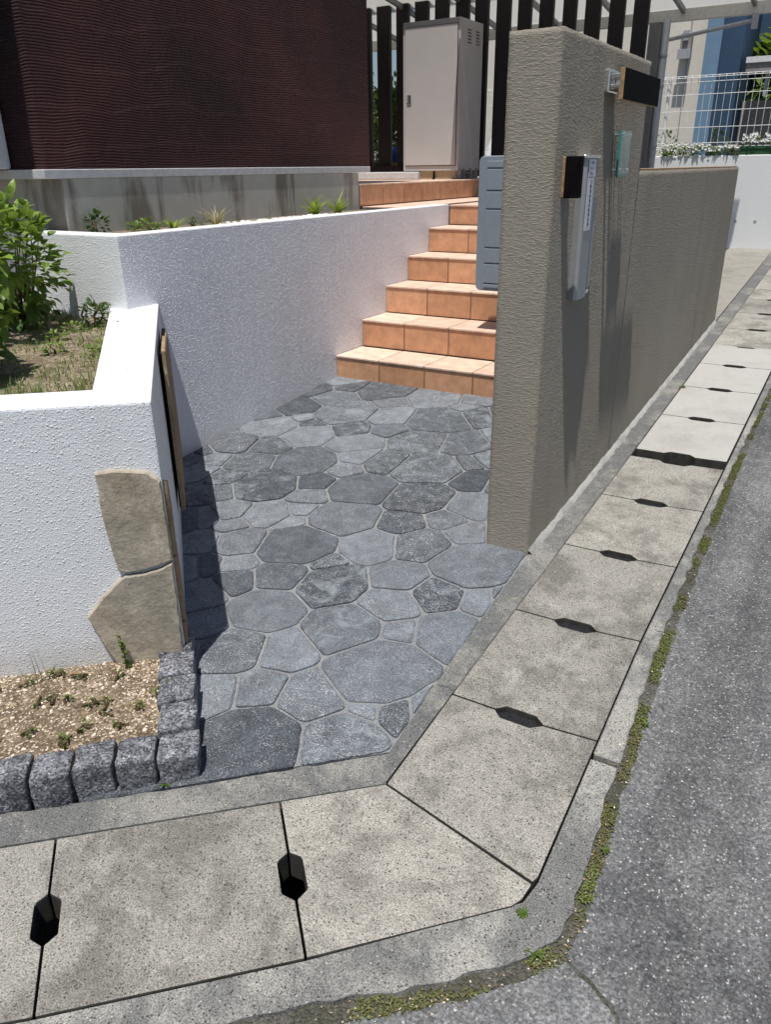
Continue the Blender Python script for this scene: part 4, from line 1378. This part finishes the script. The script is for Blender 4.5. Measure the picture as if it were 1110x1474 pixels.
def bush(name, label, cat, c, rx, ry, rz, n, L, m, tone_lo=0.0, tone_hi=1.0, group=None, stems=5, gap=.12):
    """a plant: stems rising from the base and leaves spread through an uneven crown"""
    c = Vector(c)
    root = thing(name, label, cat, c, group)
    mb = MB()
    ends = []
    for k in range(stems):
        a_ = random.uniform(0, 6.28); rr_ = random.uniform(.2, .75)
        tip = c + Vector((math.cos(a_) * rx * rr_, math.sin(a_) * ry * rr_, rz * random.uniform(1.1, 1.75)))
        mid = c.lerp(tip, .5) + Vector((random.uniform(-.03, .03), random.uniform(-.03, .03), 0))
        mb.tube(c + Vector((random.uniform(-.015, .015), random.uniform(-.015, .015), -.03)), mid, .006, 5, .0045); mb.tube(mid, tip, .0045, 5, .002)
        ends.append(tip)
    mb.build('stem', M['stem'], root)
    mb = MB()
    cc = c + Vector((0, 0, rz))
    i = 0
    while i < n:
        d_ = Vector((random.gauss(0, 1), random.gauss(0, 1), random.gauss(0, 1))).normalized()
        rad = random.uniform(.35, 1.0) ** .6
        lump = 1 + .35 * mnoise.noise(d_ * 2.2 + c)
        p_ = cc + Vector((d_.x * rx, d_.y * ry, d_.z * rz)) * rad * lump
        if mnoise.noise(p_ * (2.2 / max(rx, .1))) < -gap - .1 and rad > .6:
            i += .25
            continue
        out = (p_ - cc).normalized() + Vector((0, 0, .25)) + Vector((random.uniform(-.5, .5), random.uniform(-.5, .5), random.uniform(-.4, .4)))
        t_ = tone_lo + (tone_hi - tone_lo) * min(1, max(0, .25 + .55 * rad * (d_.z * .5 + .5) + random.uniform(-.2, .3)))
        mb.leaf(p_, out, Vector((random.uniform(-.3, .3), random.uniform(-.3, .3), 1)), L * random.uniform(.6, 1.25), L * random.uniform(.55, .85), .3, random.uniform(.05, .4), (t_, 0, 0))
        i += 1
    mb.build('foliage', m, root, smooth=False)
    return root


random.seed(33)
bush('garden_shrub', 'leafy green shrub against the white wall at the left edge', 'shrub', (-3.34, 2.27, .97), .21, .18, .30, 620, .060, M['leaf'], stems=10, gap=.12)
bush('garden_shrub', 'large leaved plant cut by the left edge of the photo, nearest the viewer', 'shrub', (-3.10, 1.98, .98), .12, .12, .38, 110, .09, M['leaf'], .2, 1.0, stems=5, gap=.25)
bush('low_plant', 'low grey green plant at the foot of the shrub by the white wall', 'plant', (-3.02, 2.42, .98), .07, .06, .06, 90, .03, M['leaf_dark'], .4, 1, stems=4)
bush('garden_shrub', 'small dark leafed plant against the house footing', 'plant', (-3.42, 2.84, 1.33), .06, .05, .06, 110, .026, M['leaf_dark'], stems=4)
bush('low_plant', 'low green clump behind the white wall top, left of the strap leaves', 'plant', (-3.38, 3.12, 1.33), .11, .08, .03, 150, .024, M['leaf'], .0, .6, stems=4)
bush('low_plant', 'sparse dark weed clump beside the dry grass', 'plant', (-3.36, 3.50, 1.33), .09, .07, .028, 60, .02, M['leaf_dark'], .3, 1, stems=3)
bush('distant_shrub', 'dense green hedge tree above the grey block wall at far right', 'tree', (-1.50, 14.2, 2.0), .62, .6, .80, 1300, .17, M['leaf'], .0, .9, stems=5, gap=.9)
bush('distant_shrub', 'green hedge tree continuing out of the right edge of the photo', 'tree', (-.55, 14.3, 2.0), .62, .6, .75, 400, .13, M['leaf'], .0, .8, stems=5)
bush('climbing_plant', 'tall leafy climber seen through the leftmost slat gap', 'plant', (-5.50, 8.9, 1.1), .16, .14, .66, 420, .06, M['leaf'], .1, 1, stems=4)
bush('climbing_plant', 'dark leafy bush seen between slats left of the cabinet', 'plant', (-5.32, 9.1, 1.5), .18, .14, .55, 420, .07, M['leaf_dark'], .1, 1, stems=4)
bush('low_plant', 'thin shrub behind the mesh fence beside the downpipe', 'plant', (-2.33, 10.3, 1.7), .12, .1, .15, 90, .04, M['leaf_dark'], .3, 1, stems=6)
bush('low_plant', 'dark bushy plant against the foot of the blue pillar', 'plant', (-2.15, 12.5, 1.65), .14, .1, .2, 100, .06, M['leaf_dark'], .1, .8, stems=4)


def strap_clump(label, c, n, L, W, m, bend, name='strap_plant', spread=.8, group=None):
    root = thing(name, label, 'plant', c, group)
    mb = MB()
    for _ in range(n):
        a_ = random.uniform(0, 6.28); s_ = random.uniform(.15, spread)
        mb.blade(Vector(c) + Vector((math.cos(a_), math.sin(a_), 0)) * random.uniform(0, .015), (math.cos(a_) * s_, math.sin(a_) * s_, 1), L * random.uniform(.6, 1.15), W, bend * random.uniform(.6, 1.3), (random.random(), 0, 0), 5)
    mb.build('leaves', m, root)
    return root


bush('hedge', 'dark dense hedge behind the slats to the left of the cabinet', 'hedge', (-5.85, 9.5, 1.0), .6, .2, .82, 1500, .11, M['leaf_dark'], .0, .8, stems=6, gap=.5)


strap_clump('bright yellow green strap leafed plant left of the dry grass', (-3.26, 3.20, 1.33), 24, .14, .012, M['lily'], 1.3)
strap_clump('clump of pale dry grass in front of the dark footing stain', (-3.30, 3.58, 1.33), 60, .16, .0045, M['dry'], .8)
strap_clump('bright strap leafed plant near the right end of the footing, left of its twin', (-3.28, 4.52, 1.33), 34, .19, .017, M['lily'], 1.0)
strap_clump('bright strap leafed plant nearest the porch', (-3.28, 4.80, 1.33), 34, .20, .017, M['lily'], 1.0)
strap_clump('pale little green tuft between the dry grass and the white pebbles', (-3.33, 4.05, 1.33), 10, .06, .005, M['grass'], .8)
# white pebbles on the upper bed
pg = MB()
for _ in range(170):
    y_ = random.uniform(3.5, 4.6)
    pebble(pg, (random.uniform(-3.22, XM - .15), y_, 1.345 + random.uniform(0, .012)), random.uniform(.008, .018), (1, 1, 1))
tag(pg.build('white_pebbles', M['pebble']), 'white pebbles scattered along the back of the high white wall', 'pebbles', kind='stuff')

# grass and litter in the lower planter
mb = MB()
for _ in range(5200):
    x_, y_ = random.uniform(-3.6, -1.95), random.uniform(1.15, 2.56)
    if not wall_in(x_, y_) : continue
    o1 = -(Vector((x_, y_)) - Vector(F)).dot(NF)
    dens = mnoise.noise(Vector((x_ * 4, y_ * 4, 0)))
    near_front = o1 < .42
    if not near_front and dens < -.06: continue
    if near_front and random.random() < .15 and dens < 0: continue
    for _k in range(2 if near_front else 1):
        a_ = random.uniform(0, 6.28); s_ = random.uniform(.1, .7)
        mb.blade((x_ + random.uniform(-.01, .01), y_ + random.uniform(-.01, .01), uz(x_, y_) - .004), (math.cos(a_) * s_, math.sin(a_) * s_, 1), random.uniform(.03, .085) if near_front else random.uniform(.018, .055), .0034, .6, (random.random(), 0, 0), 3)
tag(mb.build('grass', M['grass']), 'short patchy grass growing in the white planter', 'grass', kind='stuff')
mb = MB()
for _ in range(1500):
    x_, y_ = random.uniform(-4.2, -1.95), random.uniform(1.3, 2.56)
    if not wall_in(x_, y_): continue
    a_ = random.uniform(0, 6.28)
    mb.blade((x_, y_, uz(x_, y_) + .003), (math.cos(a_), math.sin(a_), .12), random.uniform(.02, .06), .0028, .1, (random.random(), 0, 0), 2)
tag(mb.build('straw', M['dry']), 'dry straw litter lying on the planter soil', 'straw', kind='stuff')
for k, (x_, y_) in enumerate(((-2.95, 2.44), (-3.05, 2.30), (-2.75, 2.32), (-2.9, 2.1), (-2.62, 2.1), (-2.5, 1.98), (-3.2, 2.2), (-2.72, 1.95))):
    bush('planter_weed', 'small green weed among the dry soil of the white planter', 'weed', (x_, y_, uz(x_, y_)), .045, .045, .022, 32, .022, M['leaf'], .1, .8, 'weeds in the white planter', 2)

# tall plant outside the frame that shades the near corner of the planter
bush('garden_shrub', 'bushy plant outside the left edge whose shadow falls across the planter grass', 'shrub', (-2.70, 1.46, .95), .25, .20, .30, 1200, .07, M['leaf'], stems=7, gap=.3)

# weeds of the gravel bed
def at_bed(a_, b_):
    p_ = V2(V2(bed[1], bed[2], a_), V2(bed[0], bed[3], a_), b_)
    return (*p_, bz(*p_))
for k in range(26):
    c = at_bed(random.uniform(.01, .26), random.uniform(.12, .88))
    bush('gravel_weed', 'tiny green weed in the beige gravel behind the setts', 'weed', c, .013, .013, .012, 12, .011, M['grass'], .0, .9, 'weeds in the gravel bed', 2)
root = thing('grass_stalk', 'thin tall green grass stalks in front of the white wall at lower left', 'plant', (*fr(.44, .05), .17))
mb = MB()
for k in range(5):
    b_ = fr(.42 + .014 * k, .05 + .006 * k)
    z_ = bz(*b_)
    mb.blade((*b_, z_ - .01), (random.uniform(-.08, .08), random.uniform(-.08, .08), 1), random.uniform(.10, .21), .0032, .12, (random.random() * .6, 0, 0), 4)
mb.build('stalk', M['grass'], root)
root = thing('gravel_weed', 'upright leafy weed growing against the lower tan facing stone', 'weed', (*fr(.175, .03), .17))
mb = MB(); b_ = fr(.178, .045); z_ = bz(*b_)
b2 = fr(.188, .035)
mb.tube((*b_, z_ - .01), (*b2, z_ + .12), .0022, 5, .001); mb.build('stem', M['stem'], root)
mb = MB()
for k in range(44):
    u = random.random()
    a_ = random.uniform(0, 6.28)
    q_ = V2(b_, b2, u)
    mb.leaf((*q_, z_ + .118 * u), (math.cos(a_), math.sin(a_), .5), (0, 0, 1), .015, .009, .2, .2, (random.random() * .7, 0, 0))
mb.build('foliage', M['leaf'], root)
root = thing('fallen_leaf', 'curled brown dead leaf lying on the gravel near the white wall', 'leaf', at_bed(.165, .18))
mb = MB()
c = Vector(at_bed(.165, .18)) + Vector((0, 0, .008))
mb.leaf(c, (E1.x * -.6 + .2, .5, .25), (0, 0, 1), .045, .018, .8, .2, (.2, 0, 0))
mb.build('blade', M['rock_edge'], root)

# weeds in the kerb joint
mb = MB()
tot = []
for (a_, b_), (c_, d_) in zip(zip(weed_in[1:-2], weed_in[2:-1]), zip(weed_out[1:-2], weed_out[2:-1])):
    L_ = math.hypot(b_[0] - a_[0], b_[1] - a_[1])
    for _ in range(int(L_ * 2300)):
        u = random.random(); v = random.random()
        p_ = V2(V2(a_, b_, u), V2(c_, d_, u), v * 1.1 - .05)
        y_ = p_[1]
        d0 = mnoise.noise(Vector((p_[0] * 9, p_[1] * 9, 1.3)))
        if y_ > 5.2: continue
        if d0 < (-.02 if y_ > 1.25 else .10) - .12 * random.random(): continue
        if -.36 < p_[0] < -.2 and 1.16 < y_ < 1.30 and random.random() < .8: continue
        if random.random() < .30: mb.c and None
        z_ = G(*p_) - .0135
        col = (min(1, max(0, .45 + d0 + random.uniform(-.5, .35))), 0, 0)
        s_ = .8 + .5 * max(0, d0)
        if random.random() < .45:
            a2 = random.uniform(0, 6.28)
            mb.blade((*p_, z_), (math.cos(a2) * .6, math.sin(a2) * .6, .8), random.uniform(.007, .020) * s_, .0018, .9, col, 3)
        else:
            a2 = random.uniform(0, 6.28)
            mb.leaf((*p_, z_ + random.uniform(0, .008)), (math.cos(a2), math.sin(a2), random.uniform(-.1, .4)), (0, 0, 1), random.uniform(.005, .013) * s_, random.uniform(.003, .006), .2, .3, col)
gm = MB()
for _ in range(260):
    i_ = random.randrange(1, len(weed_in) - 5)
    p_ = V2(V2(weed_in[i_], weed_in[i_ + 1], random.random()), V2(weed_out[i_], weed_out[i_ + 1], random.random()), random.gauss(.6, .6))
    pebble(gm, (*p_, G(*p_) - (.009 if p_[0] > -.33 or p_[1] < 1.2 else .001)), random.uniform(.0012, .0036), (random.random(), 0, 0))
tag(gm.build('grit', M['gravel']), 'scattered grit along the kerb joint and road edge', 'grit', kind='stuff')
tag(mb.build('weeds', M['moss']), 'mossy green weeds filling the joint between kerb and road', 'weeds', kind='stuff')


def rosette(label, c, n, L, W):
    root = thing('weed_rosette', label, 'weed', c)
    mb = MB()
    for k in range(n):
        a_ = k * 2.4 + random.uniform(-.3, .3)
        mb.leaf(Vector(c), (math.cos(a_), math.sin(a_), .25 + .5 * k / n), (0, 0, 1), L * random.uniform(.7, 1.1), W, .2, .25, (random.uniform(.2, .7), 0, 0))
    mb.build('leaves', M['grass'], root)
rosette('flat pale green dandelion rosette at the kerb corner', (*on_ground(772, 1368), G(*on_ground(772, 1368)) - .008), 9, .026, .010)
rosette('small dark green weed at the inner corner of the gutter covers', (*on_ground(752, 1314), G(*on_ground(752, 1314)) - .002), 22, .016, .008)
rosette('bright little weed sprouting at the foot of the corner granite sett', (*on_ground(239, 1130), G(*on_ground(239, 1130)) + .006), 20, .022, .010)
rosette('green weed rosette in the kerb joint beside the wide road, nearest the corner', (*on_ground(872, 1222), G(*on_ground(872, 1222)) - .006), 9, .015, .006)
rosette('green weed rosette in the kerb joint by the second lane slot', (*on_ground(930, 1040), G(*on_ground(930, 1040)) - .006), 10, .016, .006)
rosette('tiny weed on the mortar at the foot of the low taupe wall', (*on_ground(982, 560), G(*on_ground(982, 560)) + .01), 16, .03, .008)

# flowers on the cross wall
def flower_clump(label, x0, x1, m, n, nf, z0=1.716):
    root = thing('flowering_plant', label, 'flowers', ((x0 + x1) / 2, YC + .06, z0), 'white flowers along the cross wall')
    mb, fl = MB(), MB()
    for _ in range(n):
        p_ = Vector((random.uniform(x0, x1), YC + random.uniform(-.01, .06), z0 + random.uniform(0, .09)))
        mb.leaf(p_, (random.uniform(-1, 1), random.uniform(-1, .3), random.uniform(-.2, 1)), (0, 0, 1), .035, .018, .2, .2, (random.random(), 0, 0))
    for _ in range(nf):
        p_ = Vector((random.uniform(x0, x1), YC + random.uniform(-.03, .03), z0 + random.uniform(.04, .125)))
        for k in range(5):
            a_ = k * 1.2566
            fl.leaf(p_, (math.cos(a_), -.4, math.sin(a_)), (0, -1, 0), .017, .014, .1, .1)
    mb.build('leaves', m, root); fl.build('petals', M['petal'], root)
flower_clump('thick white flowering clump beside the downpipe', -2.28, -1.86, M['leaf'], 420, 75)
flower_clump('sparser white flowers mixed with dry leaves, left of the green trough', -1.85, -1.47, M['grass'], 240, 34)
flower_clump('white flowers rising from the green trough', -1.44, -.95, M['leaf'], 60, 75, 1.80)
tr = thing('flower_trough', 'long dark green plastic trough on the white cross wall', 'planter', (-1.1, YC + .05, 1.716))
mb = MB(); mb.prism([(-1.45, YC + .005), (-.6, YC + .005), (-.6, YC + .085), (-1.45, YC + .085)], 1.716, 1.79); mb.build('trough_body', M['planter'], tr, bevel=.006)
mb = MB(); mb.box(-1.46, -.59, YC - .003, YC + .0045, 1.776, 1.796); mb.build('rim', M['planter'], tr)
bk = thing('bucket', 'small blue bucket glimpsed between the slats left of the cabinet', 'bucket', (-5.0, 8.75, 1.5))
mb = MB(); mb.tube((-5.13, 8.72, 1.70), (-5.13, 8.72, 1.86), .075, 16, .09); mb.build('pail', M['blue'], bk, smooth=True)
mb = MB(); mb.tube((-5.13, 8.72, 1.50), (-5.13, 8.72, 1.699), .06, 16); mb.build('stand', M['wood_edge'], bk)
# white covered dome seen between slats
mb = MB()
cv = []
nn_, mm_ = 24, 10
for j in range(mm_ + 1):
    for i in range(nn_):
        a_ = 2 * math.pi * i / nn_; b_ = (math.pi / 2) * j / mm_
        cv.append((-4.72 + .5 * math.cos(a_) * math.cos(b_), 11.5 + .55 * math.sin(a_) * math.cos(b_), 1.2 + 1.12 * math.sin(b_)))
mb.add(cv, [(j * nn_ + i, j * nn_ + (i + 1) % nn_, (j + 1) * nn_ + (i + 1) % nn_, (j + 1) * nn_ + i) for j in range(mm_) for i in range(nn_)])
tag(mb.build('garden_cover', M['cover'], smooth=True), 'white rounded cover glimpsed between slats right of the cabinet', 'cover')
mb = MB(); mb.prism([(-8, 6.0), (-6.5, 6.0), (-6.5, 9.8), (-8, 9.8)], .3, 1.5)
struct(mb.build('yard', M['mulch']))

# ------------------------------------------------------------------ light, sky, camera
sun_dir = Vector((.050, -.27, .95)).normalized()
sd_ = bpy.data.lights.new('sun', 'SUN')
sd_.energy = 5.0; sd_.angle = R(.5); sd_.color = (1, .955, .89)
so = bpy.data.objects.new('sun', sd_); COL.objects.link(so)
so.rotation_euler = sun_dir.to_track_quat('Z', 'Y').to_euler()
so.location = (0, -4, 12)
wd = bpy.data.worlds.new('World'); scene.world = wd; wd.use_nodes = True
nt = wd.node_tree; nt.nodes.clear()
sky = nt.nodes.new('ShaderNodeTexSky'); sky.sky_type = 'NISHITA'; sky.sun_disc = False
sky.sun_elevation = math.asin(sun_dir.z); sky.sun_rotation = math.atan2(sun_dir.x, sun_dir.y)
sky.air_density = 1.0; sky.dust_density = 1.2; sky.ozone_density = 1.0
bg = nt.nodes.new('ShaderNodeBackground'); bg.inputs[1].default_value = .075
ow = nt.nodes.new('ShaderNodeOutputWorld')
nt.links.new(sky.outputs[0], bg.inputs[0]); nt.links.new(bg.outputs[0], ow.inputs[0])

cd = bpy.data.cameras.new('camera'); cam = bpy.data.objects.new('camera', cd); COL.objects.link(cam)
cd.sensor_fit = 'VERTICAL'; cd.sensor_height = 24.0; cd.lens = FPX / 1474 * 24.0
cd.clip_start = .02; cd.clip_end = 500
right = Vector((RM[0][0], RM[1][0], RM[2][0])); up = -Vector((RM[0][1], RM[1][1], RM[2][1])); back = -Vector((RM[0][2], RM[1][2], RM[2][2]))
mw = Matrix((right, up, back)).transposed().to_4x4(); mw.translation = CAM
cam.matrix_world = mw
scene.camera = cam
scene.view_settings.view_transform = 'Standard'; scene.view_settings.look = 'None'
scene.view_settings.exposure = 0; scene.view_settings.gamma = 1

scene.cycles.max_bounces = 6; scene.cycles.diffuse_bounces = 3; scene.cycles.glossy_bounces = 2; scene.cycles.transmission_bounces = 5; scene.cycles.transparent_max_bounces = 6
scene.cycles.use_adaptive_sampling = True; scene.cycles.adaptive_threshold = .02
